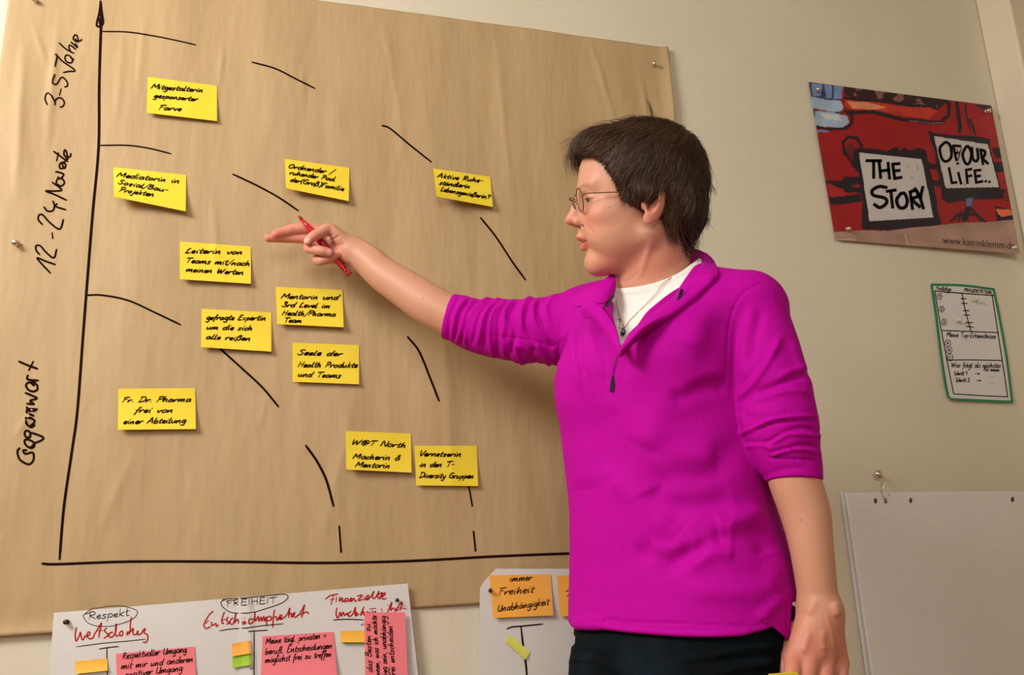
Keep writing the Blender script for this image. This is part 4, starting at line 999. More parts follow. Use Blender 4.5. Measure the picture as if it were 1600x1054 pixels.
# ---- eyes
def ball(name, c, r, mt, parent, seg=24, rings=16):
    c = np.asarray(c); V = []; F_ = []
    for j in range(rings + 1):
        for i in range(seg):
            a, b = math.pi * j / rings, 2 * math.pi * i / seg
            V.append(c + (hF2 * math.cos(a) + (hU3 * math.sin(b) + hS3 * math.cos(b)) * math.sin(a)) * r)
    F_ = [(j * seg + i, j * seg + (i + 1) % seg, (j + 1) * seg + (i + 1) % seg, (j + 1) * seg + i) for j in range(rings) for i in range(seg)]
    o = new_mesh(name, V, F_, mt, None, smooth=True); attach(o, parent); return o
EM = mat('eye_white', lin(176, 152, 142), .3); IM = mat('iris_brown', lin(60, 40, 32), .15); 
for s_ in (1, -1):
    e_ = ball('eye', HL((71, 11.5, 31 * s_)), .0128, EM, PERSON)
    e_.data.materials.append(IM)
    for p_ in e_.data.polygons:
        if p_.index < 24 * 4: p_.material_index = 1

def lash(s_, up):
    c = np.array([71, 11.5, 31 * s_]); pts = []
    for t in np.linspace(-.3, .72, 9):
        el = (.02 if up else -.34) + (.05 if up else .03) * math.cos((t - .15) * 2.0)
        d_ = np.array([math.cos(t) * math.cos(el), math.sin(el), math.sin(t) * s_ * math.cos(el)]); pts.append(HL(c + d_ * 15.0))
    o = tube('eyelashes' if up else 'lower_lash_line', pts, .0007 if up else .0004, mat('lash_hair', lin(42, 24, 20), .6), seg=6, sub=3); attach(o, BODY)
for s_ in (1, -1): lash(s_, True)
# ------------------------------------------------------------------ clothes
def ppx(txt): return [tuple(map(float, q_.split(','))) for q_ in txt.split()]
def poly_sd(X, Y, pts):
    d = line_d(X, Y, list(pts) + [pts[0]]); return np.where(in_poly(X, Y, pts), -d, d)
SL_R = [RP(701, 494, .198, 35), RP(718, 498, .206, 37), RP(740, 507, .215, 40), RP(766, 511, .23, 45), RP(800, 515, .25, 48), RP(833, 517, .27, 51), RP(870, 515, .285, 54), RP(910, 512, .305, 58), RP(945, 508, .33, 62)]
SL_L = [RP(1240, 744, .622, 43.5), RP(1236, 724, .62, 46), RP(1226, 700, .618, 53), RP(1217, 665, .615, 60), RP(1209, 625, .61, 60), RP(1200, 590, .605, 60), RP(1190, 545, .595, 57), RP(1177, 505, .58, 54), RP(1158, 485, .56, 48)]
axR = SL_R[1][0] - SL_R[0][0]; axR /= np.linalg.norm(axR); axR = axR * .8 + np.array([.6, .0, .0]) * .2; axR /= np.linalg.norm(axR)
axR = P(735, 503, .21) - P(701, 494, .198); axR /= np.linalg.norm(axR)
axL = P(1238, 715, .62) - P(1241, 752, .622); axL /= np.linalg.norm(axL)
c0R = P(700, 494, .198); c0L = P(1241, 751, .622)
VCUT = ppx("958,425 962,449 955,468 958,500 962,530 969,549 976,536 998,513 1020,489 1044,470 1060,452 1078,425 1092,404 1072,380 1000,350")
HEMP = ppx("800,900 880,958 893,977 904,982 933,978 955,982 975,986.5 1041,990 1114,994 1160,990 1185,984 1206,979 1218,988 1231,1001 1235,1001 1236,944 1240,936 1244,941 1262,941 1400,900 1400,1300 800,1300")
def inset_poly(S, g): return S
def pullover(p, ins=0.):
    d = sect(p, TORSO, ins)
    d = smax(d, p[:, 2] - f32(P(1048, 443, .45)[2]), .045)
    for sh, r in ((SH_R, .055), (SH_L, .059)):
        d = smin(d, rcone(p, NB + np.array([0, 0, -.035]), sh, .066 - ins, r - ins), .045)
    d = breasts(p, d)
    c, R = bound(SL_R, .06); d = group(p, d, c, R, lambda q_: smax(chain(q_, [(n[0], n[1] - ins) for n in SL_R]), -((q_ - c0R.astype(f32)) @ axR.astype(f32)), .002), .030 if not ins else .02)
    c, R = bound(SL_L, .06); d = group(p, d, c, R, lambda q_: smax(chain(q_, [(n[0], n[1] - ins) for n in SL_L]), -((q_ - c0L.astype(f32)) @ axL.astype(f32)), .002), .007)
    return d
PC = P(1040, 500, .45)
def pull_sdf(p):
    d = pullover(p)
    uv = proj(p); X, Y = uv[:, 0], uv[:, 1]; sc = f32(depth(PC) / FPX)
    near = (Y > 900)
    if near.any():
        h = (-poly_sd(X[near], Y[near], HEMP) * sc).astype(f32); d = d.copy(); d[near] = smax(d[near], h, .002)
    nr = (X > 900) & (X < 1130) & (Y > 330) & (Y < 600)
    if nr.any():
        q_ = p[nr]; v = (poly_sd(X[nr], Y[nr], VCUT) * sc).astype(f32)
        inner = pullover(q_, .006)                                   # keep the back of the garment
        cut = smax(v, -(inner + .050), .002)
        fr = -((q_ - NB.astype(f32)) @ TT.astype(f32)) - .045
        cut = np.maximum(v, fr.astype(f32))
        d = d.copy(); d[nr] = smax(d[nr], -cut, .003)
    hq = ((p - HEADC.astype(f32))**2).sum(1) < .22**2
    if hq.any():
        d = d.copy(); d[hq] = np.maximum(d[hq], -(rcone(to_head(p[hq]), (-20, -20, -4), (-2, -165, -10), 58.5, 61.0) * f32(.001)))
    # hollow cuffs and hem
    c, R = bound(SL_R[:3], .02); m_ = (((p - c.astype(f32))**2).sum(1) < R * R)
    if m_.any():
        q_ = p[m_]; d = d.copy(); i_ = chain(q_, [(n[0], n[1] - .0075) for n in SL_R[:4]]); t = (q_ - c0R.astype(f32)) @ axR.astype(f32)
        d[m_] = np.maximum(d[m_], -np.maximum(i_, t - .012))
    c, R = bound(SL_L[:2], .02); m_ = (((p - c.astype(f32))**2).sum(1) < R * R)
    if m_.any():
        q_ = p[m_]; d = d.copy(); i_ = chain(q_, [(n[0], n[1] - .0085) for n in SL_L[:4]]); t = (q_ - c0L.astype(f32)) @ axL.astype(f32)
        d[m_] = np.maximum(d[m_], -np.maximum(i_, t - .015))
    return d
pn = np.array([n[0] for n in SL_R + SL_L] + [P(1040, 995, .45)])
lo_ = pn.min(0) - np.array([.06, .0, .0]); hi_ = pn.max(0) + np.array([.13, .12, .08]); lo_[1] = -.74; hi_[1] = -.10; lo_[2] = P(1040, 1008, .45)[2] - .02
pos, F, nrm = isosurf(pull_sdf, lo_, hi_, .0024)
print('pullover', len(pos), _time.time() - _t0)
z5 = lambda t: [(680 + a / 5.546, 430 + b / 5.546) for a, b in ppx(t)]
zA = lambda t: [(1100 + a / 3.1, 420 + b / 3.1) for a, b in ppx(t)]
zC = lambda t: [(840 + a / 1.564, 380 + b / 1.564) for a, b in ppx(t)]
WR = []
for t, s_, a in (("215,170 130,350 112,545", 2.0, -.0035), ("270,200 180,330 150,545", 3.0, .005), ("345,205 270,320 190,590", 3.0, .0055), ("480,185 330,300 260,450 265,610", 3.4, .006), ("560,190 430,350 370,600", 3.6, .006),
                 ("310,215 225,330 165,560", 2.0, -.004), ("410,200 300,330 225,600", 2.4, -.005), ("520,215 390,330 320,600", 2.4, -.005), ("600,215 500,330 475,520 500,700", 3.4, .0055), ("590,230 460,350 425,640", 2.4, -.005),
                 ("690,220 610,300 605,450 585,540 610,720", 3.6, .006), ("640,220 560,330 540,500 545,720", 2.6, -.005), ("720,230 650,350 690,500 650,700", 4, -.006), ("850,180 790,230 750,320 755,500", 4.2, .006), ("820,260 780,400 850,560", 3.4, -.005),
                 ("900,200 850,280 865,410 940,510 1000,580", 3.2, .0055), ("905,230 900,330 960,450", 3, -.004), ("1060,165 1000,210 960,300 1000,400", 4, .004), ("870,590 930,680 1000,790", 3.2, .006), ("760,640 700,600 720,700 790,800", 4, .006), ("600,560 650,660 720,760", 3, .005),
                 ("860,620 840,700 900,770", 5, -.005), ("460,525 580,530 700,545 850,565 1010,612 1085,565", 1.3, -.0022), ("1085,565 1060,680 1055,830", 1.6, -.003), ("1010,620 1040,700 1055,820", 4, .004),
                 ("1240,170 1200,300 1190,430 1100,560", 5, .003), ("1290,380 1260,500 1250,700 1300,900", 6, -.006), ("1340,400 1380,620 1480,900", 8, .004), ("1180,440 1220,700 1250,1000", 7, .004)): WR.append((z5(t), s_ * 1.0, a * .82))
for t, s_, a in (("290,60 200,110 140,200 115,340 110,550", 1.5, -.0022), ("60,8 180,15 285,62", 1.2, -.0015), ("370,330 320,430 240,550 160,640", 5.5, .0075), ("330,420 250,500 180,570", 7, -.004), ("240,180 200,330 180,520", 7, .004), ("280,200 250,330 230,450", 7, -.004),
                 ("510,500 420,530 340,570 260,600", 6, -.007), ("500,480 420,500 350,540", 5, .004), ("520,600 420,590 320,610 250,640", 5, .004), ("550,715 440,715 330,730 240,770 180,800", 2.2, .006), ("550,735 440,732 330,750 250,785", 1.8, -.005),
                 ("560,790 480,770 400,790 300,840 200,840", 3.0, -.005), ("565,810 470,800 400,800 320,850", 3.0, .005), ("560,860 470,850 400,870 330,885", 2.2, -.006), ("560,895 460,870 380,885 325,905", 2.2, .006), ("320,905 330,915 420,920 560,925", 1.6, -.004),
                 ("180,690 200,760 180,810", 5, .005), ("200,860 280,850 340,880", 3, .004), ("310,985 400,965 480,968 560,1000", 1.2, -.0012), ("430,340 470,480 515,590", 6, .004), ("150,650 250,690 400,690", 7, .003)): WR.append((zA(t), s_ * 1.1, a * .8))
for t, s_, a in (("465,345 420,345 370,360 330,385", 6, -.006), ("460,330 400,330 340,370", 5, .003), ("380,340 300,420 260,500", 12, .005), ("490,480 420,560 330,560 280,590", 9, -.005), ("480,620 400,640 300,640 270,600", 8, -.006), ("180,575 240,620 330,680", 8, .004), ("270,590 340,680 360,700", 8, -.003),
                 ("440,520 350,530 290,560", 9, .004), ("470,720 420,715 380,750 300,800", 6, -.006), ("440,700 380,730 320,745 270,740", 5, .005), ("480,760 430,755 370,790", 5, .004), ("470,690 540,720 560,760", 6, -.005), ("550,640 480,690 440,700", 7, .005), ("590,770 560,840 480,850 360,850", 7, .004), ("380,750 330,740 270,750 240,770", 7, -.005),
                 ("600,860 560,900 540,920", 4, .004), ("616,868 610,900 612,960", 1.5, -.0022), ("85,902 110,912 160,925 170,918 230,925 400,930 520,935 545,928 575,937 600,955", 1.4, -.0020), ("85,935 180,940 350,955 520,952 560,940", 3.5, .003), ("85,925 120,925 160,932", 4, .003),
                 ("60,350 100,480 120,600", 9, .003), ("100,200 130,300 190,420", 9, .003), ("210,300 230,400 300,500", 10, .003), ("140,300 150,420 170,560", 9, -.003),
                 ("460,100 400,200 380,260", 10, .004), ("440,180 420,260 400,300", 8, -.0025)): WR.append((zC(t), s_ * (2.5 if s_ > 3.6 else 1.0), a * (1.3 if s_ > 3.6 else .8)))
# raised zip placket
ZIPL = ppx("969,549 965,560 961,575 958,592"); WR += [(ZIPL, 1.5, -.003), (ppx("946,560 948,585 946,611"), 1.6, -.0006), (ppx("946,611 962,613"), 1.6, -.0006), (ppx("975,545 968,575 962,612"), 1.3, -.0014), (ppx("980,540 973,575 966,600"), 2.5, .0016)]
hgt = press(pos, nrm, WR)
wq = pos * 1.0
hgt += .0009 * fbm(pos[:, 0] * 30 + pos[:, 1] * 21, pos[:, 2] * 34, 1., 12)
pos = pos + nrm * hgt[:, None]
def cloth_mat():
    m = attr_mat('magenta_fleece', .8, .12, **{'Sheen_Weight': .0, 'Sheen_Roughness': .4}); nt = m.node_tree; N = nt.nodes; L = nt.links
    b = N['Principled BSDF']; b.inputs['Base Color'].default_value = (*lin(182, 0, 156), 1)
    for l in list(b.inputs['Base Color'].links): L.remove(l)
    b.inputs['Sheen Tint'].default_value = (1, .5, .8, 1)
    tc = N.new('ShaderNodeTexCoord'); mp = N.new('ShaderNodeMapping'); mp.inputs['Rotation'].default_value = (0, 0, math.atan2(TL[1], TL[0]))
    mp.inputs['Rotation'].default_value = (0, 0, -math.atan2(TL[1], TL[0]))
    L.new(tc.outputs['Object'], mp.inputs[0])
    w1 = N.new('ShaderNodeTexWave'); w1.wave_type = 'BANDS'; w1.bands_direction = 'X'; w1.inputs['Scale'].default_value = 130; w1.inputs['Distortion'].default_value = .6; w1.inputs['Detail'].default_value = 1
    nz = N.new('ShaderNodeTexNoise'); nz.inputs['Scale'].default_value = 900
    L.new(mp.outputs[0], w1.inputs[0]); L.new(tc.outputs['Object'], nz.inputs[0])
    ad = N.new('ShaderNodeMath'); ad.operation = 'ADD'; L.new(w1.outputs[1], ad.inputs[0]); L.new(nz.outputs[0], ad.inputs[1])
    bp = N.new('ShaderNodeBump'); bp.inputs['Distance'].default_value = .00012; L.new(ad.outputs[0], bp.inputs['Height']); L.new(bp.outputs[0], b.inputs['Normal'])
    return m
CLOTH = cloth_mat()
PULL = new_mesh('pullover', pos, F, CLOTH, None, smooth=True); attach(PULL, PERSON)
SUBS = []
# white t-shirt under the open collar
TSN = ppx("940,300 957,440 962,449.5 975,450 1000,447 1022,442 1045,434 1062,425 1074,417 1090,405 1110,300")
def tee(p):
    d = pullover(p, .0075) if False else None
    d = sect(p, TORSO, .010); d = smax(d, p[:, 2] - f32(P(1048, 452, .45)[2] + .0), .05)
    for sh, r in ((SH_R, .045), (SH_L, .048)): d = smin(d, rcone(p, NB + np.array([0, 0, -.030]), sh, .062, r), .045)
    d = smin(d, ellip(p, NB + TT * .012 + np.array([0, 0, -.01]), (.068, .068, .060)), .03)
    d = smin(breasts(p, d) + .008, d, .01)
    d = smin(d, rcone(to_head(p), (-20, -40, -4), (-2, -165, -10), 57.0, 60.5) * f32(.001), .012)
    uv = proj(p); h = poly_sd(uv[:, 0], uv[:, 1], TSN) * f32(depth(PC) / FPX)
    b_ = np.abs((p - NB.astype(f32)) @ TT.astype(f32) - .0)
    return smax(smax(d, -h.astype(f32), .003), -((p - NB.astype(f32)) @ TT.astype(f32)) - .02, .002)
c_ = P(1015, 480, .45)
pos, F, nrm = isosurf(tee, c_ + np.array([-.14, -.17, -.13]), c_ + np.array([.14, .10, .10]), .0024)
pos = pos + nrm * (press(pos, nrm, [(ppx("962,460 990,461 1020,455 1050,441 1078,425"), 1.1, -.0012), (ppx("985,470 1010,500"), 5, .0015), (ppx("1040,445 1010,480"), 4, -.001)]))[:, None]
TEE = new_mesh('t_shirt', pos, F, noise_mat('white_jersey', lin(228, 230, 226), lin(232, 234, 230), 30, bump=.0002, bscale=900, rough=.8), None, smooth=True); attach(TEE, PERSON)
k = Ink(lambda x, y: _tsurf(x, y))
def _tsurf(x, y):
    r_ = raymarch(tee, x, y, .75, .3); v = CAMP - r_; return r_ + v / np.linalg.norm(v) * .0012
for s in ("966,498 969,500 968,504", "967,506 970,508", "967,511 971,513"): k.stroke(ppx(s), 1.4)
k.build('shirt_print', M['ink2'], TEE)
# jeans
def jeans(p):
    d = sect(p, HIPS); return np.maximum(smax(d, p[:, 2] - f32(P(1040, 950, .45)[2]), .01), f32(.62) - p[:, 2])
c_ = P(1065, 1000, .45)
pos, F, nrm = isosurf(jeans, (c_[0] - .28, c_[1] - .26, .60), (c_[0] + .28, c_[1] + .26, c_[2] + .08), .0036)
zH = lambda t: [(870 + a / 4.1, 800 + b / 4.1) for a, b in ppx(t)]
pos = pos + nrm * press(pos, nrm, [(zH("95,780 90,830 100,850"), 4, -.006), (zH("90,960 150,940 300,960 400,1020"), 4, .005), (zH("90,900 200,890 330,930"), 4, -.004), (zH("1450,850 1200,870 1000,920 800,950"), 4, .004), (zH("1450,900 1250,930 1000,960"), 4, -.004),
       (zH("470,780 500,900 540,1030"), 2.4, .003), (zH("530,780 555,900 590,1040"), 1.6, -.003), (zH("640,930 650,1000 610,1042"), 1.2, -.001), (zH("1400,960 1200,990 1000,1040"), 5, .005)])[:, None]
JM = noise_mat('dark_denim', lin(5, 12, 17), lin(18, 32, 42), 11, bump=.0002, bscale=1100, rough=.85, spec=.1, lo=.4, hi=.75)
JE = new_mesh('jeans', pos, F, JM, None, smooth=True); attach(JE, PERSON)
# legs below the frame, standing on the floor
hipc = P(1062, 1060, .45)
def legs(p):
    d = None
    for sx in (-1, 1):
        h_ = np.array([hipc[0], hipc[1], .80]) + TL * .085 * sx
        kn = np.array([h_[0], h_[1], .46]) + TL * .01 * sx + TT * .01; an = np.array([kn[0], kn[1], .09]) - TT * .02
        e = chain(p, [(h_, .100), (kn, .066), (an, .055)]); d = e if d is None else smin(d, e, .01)
    return np.maximum(d, f32(.07) - p[:, 2])
pos, F, nrm = isosurf(legs, (hipc[0] - .30, hipc[1] - .28, .05), (hipc[0] + .30, hipc[1] + .28, .80), .009, newton=1)
o = new_mesh('trouser_legs', pos, F, JM, None, smooth=True); attach(o, JE)
SHM = mat('dark_shoe_leather', lin(40, 34, 32), .5)
for sx in (-1, 1):
    b0 = np.array([hipc[0], hipc[1], 0]) + TL * .095 * sx
    def shoe(p, b0=b0):
        d = rcone(p, b0 - TT * .05 + [0, 0, .045], b0 + TT * .13 + [0, 0, .035], .045, .036)
        d = smin(d, rcone(p, b0 - TT * .02 + [0, 0, .05], b0 - TT * .02 + [0, 0, .10], .045, .05), .02)
        return np.maximum(d, f32(.002) - p[:, 2])
    pos, F, nrm = isosurf(shoe, b0 + [-.25, -.25, -.01], b0 + [.25, .25, .16], .008, newton=1)
    o = new_mesh('shoe', pos, F, SHM, None, smooth=True); attach(o, PERSON)

# ---- collar and placket: padded bands through points found on the garment
def onp(x, y, lift=0., fn=pullover, deff=None):
    r_ = raymarch(fn, x, y, .85, .2)
    if r_ is None: r_ = P(x, y, deff or .45)
    v = CAMP - r_; return r_ + v / np.linalg.norm(v) * lift
def band(name, rows, mt, parent, sub=5, thick=.003):
    """rows: list of 3D polylines of equal length; makes a smooth padded sheet"""
    R_ = np.array(rows)                                    # (m, n, 3)
    A = np.array([catmull(r_, sub) for r_ in R_]); Bm = np.array([catmull(A[:, j], sub) for j in range(A.shape[1])])  # (N, M, 3)
    N_, M_ = Bm.shape[:2]; ix = np.arange(N_ * M_).reshape(N_, M_)
    F_ = np.stack([ix[:-1, :-1], ix[1:, :-1], ix[1:, 1:], ix[:-1, 1:]], -1).reshape(-1, 4)
    o_ = new_mesh(name, Bm.reshape(-1, 3), F_, mt, None, smooth=True)
    s_ = o_.modifiers.new('thick', 'SOLIDIFY'); s_.thickness = thick; s_.offset = 0
    b_ = o_.modifiers.new('soft', 'SUBSURF'); b_.levels = 1; b_.render_levels = 1
    attach(o_, parent); return o_
def row(txt, offs):
    pts = ppx(txt); return [P(x, y, o_) for (x, y), o_ in zip(pts, offs)]
# right hand side of the picture: the tall collar running round the nape and down to the zip
row3 = lambda t: [tuple(map(float, q_.split(','))) for q_ in t.split()]
def rowo(t, lift=None):
    out = []
    for x, y, o_ in row3(t):
        if lift is not None and not (x < 1095 and y < 412):
            r_ = raymarch(pullover, x, y, .85, .2)
            if r_ is not None and abs(-r_[1] - o_) < .12: o_ = max(o_, -r_[1] + lift)
        out.append(P(x, y, o_))
    return out
o1 = rowo("1036,392,0.409 1060,391,0.414 1082,389,0.449 1103,397,0.489 1115,410,0.519 1113,424,0.544 1100,443,0.569 1073,465,0.589 1046,487,0.601 1012,507,0.606 989,524,0.597 970,548,0.590", 0.013)
oi = rowo("1036,404,0.37 1056,401,0.375 1077,399,0.425 1092,403,0.482 1099,412,0.512 1092,426,0.542 1079,440,0.567 1062,461,0.582 1038,479,0.587 1010,500,0.592 988,518,0.586 971,544,0.583", 0.006)
oo = rowo("1036,408,0.397 1066,408,0.402 1094,405,0.437 1112,412,0.477 1119,420,0.512 1117,432,0.537 1104,448,0.565 1077,470,0.587 1049,491,0.595 1014,511,0.598 991,528,0.596 969,553,0.585", 0.01)
ol = rowo("1036,430,0.381 1070,425,0.386 1098,420,0.421 1115,426,0.461 1121,433,0.491 1119,443,0.516 1107,456,0.543 1081,476,0.562 1052,497,0.570 1017,516,0.574 993,533,0.572 969,558,0.571", -0.004)
il = rowo("1036,425,0.37 1056,420,0.37 1072,415,0.41 1084,418,0.455 1088,428,0.496 1080,440,0.526 1068,450,0.551 1050,466,0.564 1028,484,0.569 1003,506,0.572 985,521,0.571 970,546,0.573")
SUBS.append(band('collar', [il, oi, o1, oo, ol], CLOTH, PULL, 6, .0035))
cr = tube('collar_rim', o1[3:], .0022, CLOTH, sub=5); attach(cr, PULL)
# near-side collar of her right: folded lapel left of the neck
a1 = rowo("961,428,.455 952,431,.46 938,441,.465 922,449,.46 908,458,.45 897,466,.44")
a2 = rowo("962,440,.475 954,446,.485 941,456,.49 927,464,.485 912,471,.475 899,478,.46")
a3 = rowo("961,456,.482 953,465,.495 945,474,.505 934,474,.505 919,474,.495 904,478,.478")
SUBS.append(band('collar', [a1, a2, a3], CLOTH, PULL, 6, .0035))
f1 = rowo("909,464,.495 925,470,.51 940,480,.525 952,495,.538 962,513,.552 969,538,.568 970,550,.572")
f2 = rowo("909,480,.497 924,486,.515 938,497,.53 950,512,.543 959,527,.555 966,543,.567 969,553,.570")
f3 = rowo("912,497,.492 924,499,.507 937,510,.522 948,525,.536 957,538,.549 965,550,.562 969,558,.566")
SUBS.append(band('placket_flap', [f1, f2, f3], CLOTH, PULL, 6, .003))
g1 = rowo("961,452,.478 957,462,.488 956,480,.50 959,500,.520 965,522,.545 970,546,.566")
g2 = rowo("949,462,.488 945,476,.498 948,488,.512 955,503,.528 962,522,.548 969,545,.566")
RIB = cloth_mat(); RIB.name = 'magenta_rib'
SUBS.append(band('inner_placket', [g1, g2], RIB, PULL, 6, .002))
h1 = rowo("1062,448,.553 1046,458,.558 1028,472,.563 1010,488,.567 996,508,.571 982,522,.573 971,545,.574")
h2 = rowo("1068,462,.563 1052,474,.570 1034,486,.575 1014,500,.578 998,514,.580 985,527,.579 971,547,.577")
SUBS.append(band('inner_placket', [h1, h2], RIB, PULL, 6, .002))
NAV = mat('navy_zip_tape', lin(34, 20, 56), .6)
SUBS.append(band('zip_tape', [rowo("961,452,.484 957,459,.490 951,468,.498 945,478,.506"), rowo("960,464,.488 956,470,.494 951,476,.501 946,480,.507")], NAV, PULL, 3, .0012))
SUBS.append(band('zip_tape', [rowo("1063,450,.590 1060,460,.592 1056,473,.594"), rowo("1069,452,.590 1065,463,.592 1060,473,.594")], NAV, PULL, 3, .0012))
# zip line, slider and pull
DZ = mat('dark_zip_metal', lin(44, 34, 44), .35, .7)
zo = tube('zip_teeth', [onp(x, y, .0022) for x, y in ppx("968,551 963,562 960.5,575 958.5,590")], .0006, DZ); attach(zo, PULL)
zsl = onp(958, 592, .004); ax = onp(956, 606, .006) - zsl; ax /= np.linalg.norm(ax); vw = CAMP - zsl; vw /= np.linalg.norm(vw); sd = np.cross(ax, vw); sd /= np.linalg.norm(sd); vw = np.cross(sd, ax)
def obox(name, c, e, mt, parent, bev=.0006):
    V = [c + e[0] * i + e[1] * j + e[2] * k_ for i in (-1, 1) for j in (-1, 1) for k_ in (-1, 1)]
    F_ = [(0, 1, 3, 2), (4, 6, 7, 5), (0, 4, 5, 1), (2, 3, 7, 6), (0, 2, 6, 4), (1, 5, 7, 3)]
    o_ = new_mesh(name, V, F_, mt, None); b_ = o_.modifiers.new('bevel', 'BEVEL'); b_.width = bev; b_.segments = 2; attach(o_, parent); return o_
ZS = obox('zip_slider', zsl, (ax * .0045, sd * .0028, vw * .0018), DZ, PULL)
ZP = obox('zip_pull', zsl + ax * .0115 + vw * .001, (ax * .0065, sd * .0032, vw * .0011), DZ, PULL)
# small reflective mark near the hem and the stitch rows
k = Ink(lambda x, y: onp(x, y, .0035))
for s in ("1194,959 1198,958", "1193,964 1197,967 1196,970"): k.stroke(ppx(s), 2)
k.build('hem_mark', mat('grey_print', lin(170, 130, 165), .5), PULL)

# ---- necklace
def nk_pt(x, y):
    r_ = None
    for fn in (tee, body_sdf):
        a_ = raymarch(fn, x, y, .75, .3)
        if a_ is not None and (r_ is None or a_[1] < r_[1]): r_ = a_
    v = CAMP - r_; return r_ + v / np.linalg.norm(v) * .0030
GO = mat('necklace_metal', lin(190, 150, 110), .3, .9)
NECK = tube('necklace', [nk_pt(x, y) for x, y in ppx("1072,417 1058,427 1045,436 1035,443 1027,456 1010,474 996,488 984,500 976,511 972,502 967,490 964,478 963,468")], .00055, GO, sub=3); attach(NECK, PERSON)
pd = tube('pendant', [nk_pt(x, y) + TT * .001 for x, y in ppx("975,512 972,518 971,523 975,519 974,524 977,519 976,514")], .0009, DZ); attach(pd, NECK)

# ---- glasses
GM = mat('thin_wire_frame', lin(110, 78, 58), .3, .9)
def lens_pts(s_, n_=28, r=1.):
    cen = np.array([94.0, 11.5, 33. * s_]); a_ = np.array([-3.0, 0, 18.5 * s_]) * r; b_ = np.array([1.5, 17.8, 0]) * r
    return [HL(cen + a_ * math.cos(t) + b_ * math.sin(t)) for t in np.linspace(0, 2 * math.pi, n_, endpoint=False)]
GL = tube('glasses', lens_pts(1), .0009, GM, closed=True, sub=2); attach(GL, PERSON)
tube('rim', lens_pts(-1), .0009, GM, GL, closed=True, sub=2).parent = None
o = [x for x in COL.objects if x.name.startswith('rim')][-1]; attach(o, GL)
for s_ in (1, -1):
    p_ = lens_pts(s_, 28, .98); c__ = np.mean(p_, 0)
    lm = bpy.data.materials.get('lens_glass') or mat('lens_glass', (1, 1, 1), .02, **{'Transmission_Weight': 1.0, 'IOR': 1.05})
    lo2 = new_mesh('lens', p_ + [c__], [(i, (i + 1) % 28, 28) for i in range(28)], lm, None); attach(lo2, GL)
    t_ = tube('temple', [HL((91.0, 14, 51.2 * s_)), HL((89, 16, 56 * s_)), HL((84, 16, 61 * s_)), HL((70, 15, 64 * s_)), HL((30, 11, 70 * s_)), HL((-2, 6, 73 * s_)), HL((-16, -6, 72 * s_))], .0008, GM); attach(t_, GL)
    t_ = tube('nose_pad', [HL((99, 14, 12 * s_)), HL((103, 10, 9 * s_)), HL((101, 3, 9.5 * s_))], .0011, GM); attach(t_, GL)
t_ = tube('bridge', [HL((99.5, 16, 13)), HL((106, 20, 6)), HL((107, 20, -6)), HL((99.5, 16, -13))], .0010, GM); attach(t_, GL)
# ------------------------------------------------------------------ hair
rs = np.random.RandomState(11)
def hair_vol(q):
    a = q
    d = ellip(a, (-9, 44, 0), (99, 86, 80))
    d = smin(d, ellip(a, (-49, -2, 0), (53, 74, 67)), 16)
    d = smin(d, ellip(a, (-2, 10, 0), (37, 27, 84)), 10)
    d = smin(d, ellip(a, (56, 90, 0), (42, 32, 56)), 18)
    return d
_fu = np.array([-95, -80, -60, -48, -36, -28, -20, -15, -8, 0, 14, 28, 44, 58, 72, 82, 110])
_ff = np.array([-42, -36, -30, -27, -25, -20, 2, 10, 24, 33, 37, 42, 50, 57, 70, 86, 130])
def face_clip(q):
    s = np.abs(q[:, 2]); fl = np.interp(q[:, 1], _fu, _ff)
    return q[:, 0] - fl - np.clip((50 - s) / 50, 0, 1) * np.clip((q[:, 1] - 30) / 30, 0, 1) * 14
def cap(w):
    q = to_head(w); d = smax(hair_vol(q) + 3.5, face_clip(q) + 4, 6)
    d = smax(d, -q[:, 1] - 76, 6)
    return smax(d, -(hair_vol(q) + 24), 3) * f32(.001)
cb = np.array([HL((a, b, c)) for a in (-125, 120) for b in (-95, 145) for c in (-95, 95)])
pos, F, nrm = isosurf(cap, cb.min(0), cb.max(0), .0028)
HC = lin(74, 52, 40)
hm_ = attr_mat('dark_brown_hair', .42, .45); 
HAIR = new_mesh('hair', pos, F, hm_, None, smooth=True); attach(HAIR, PERSON)
set_col(HAIR, np.tile(np.array(lin(30, 20, 16)), (len(pos), 1)))
def hgrad(q):
    e = 1.; return np.stack([hair_vol(q + np.eye(3)[i] * e) - hair_vol(q - np.eye(3)[i] * e) for i in range(3)], 1) / 2
def nz3(q, s, seed):
    r_ = np.random.RandomState(seed); out = 0
    for _ in range(6):
        k = r_.normal(size=3); k /= np.linalg.norm(k); out = out + np.sin(q @ k * s * r_.uniform(.6, 1.6) + r_.uniform(0, 6.28))
    return out / 3
CRW = np.array([-60., 100., -34.])
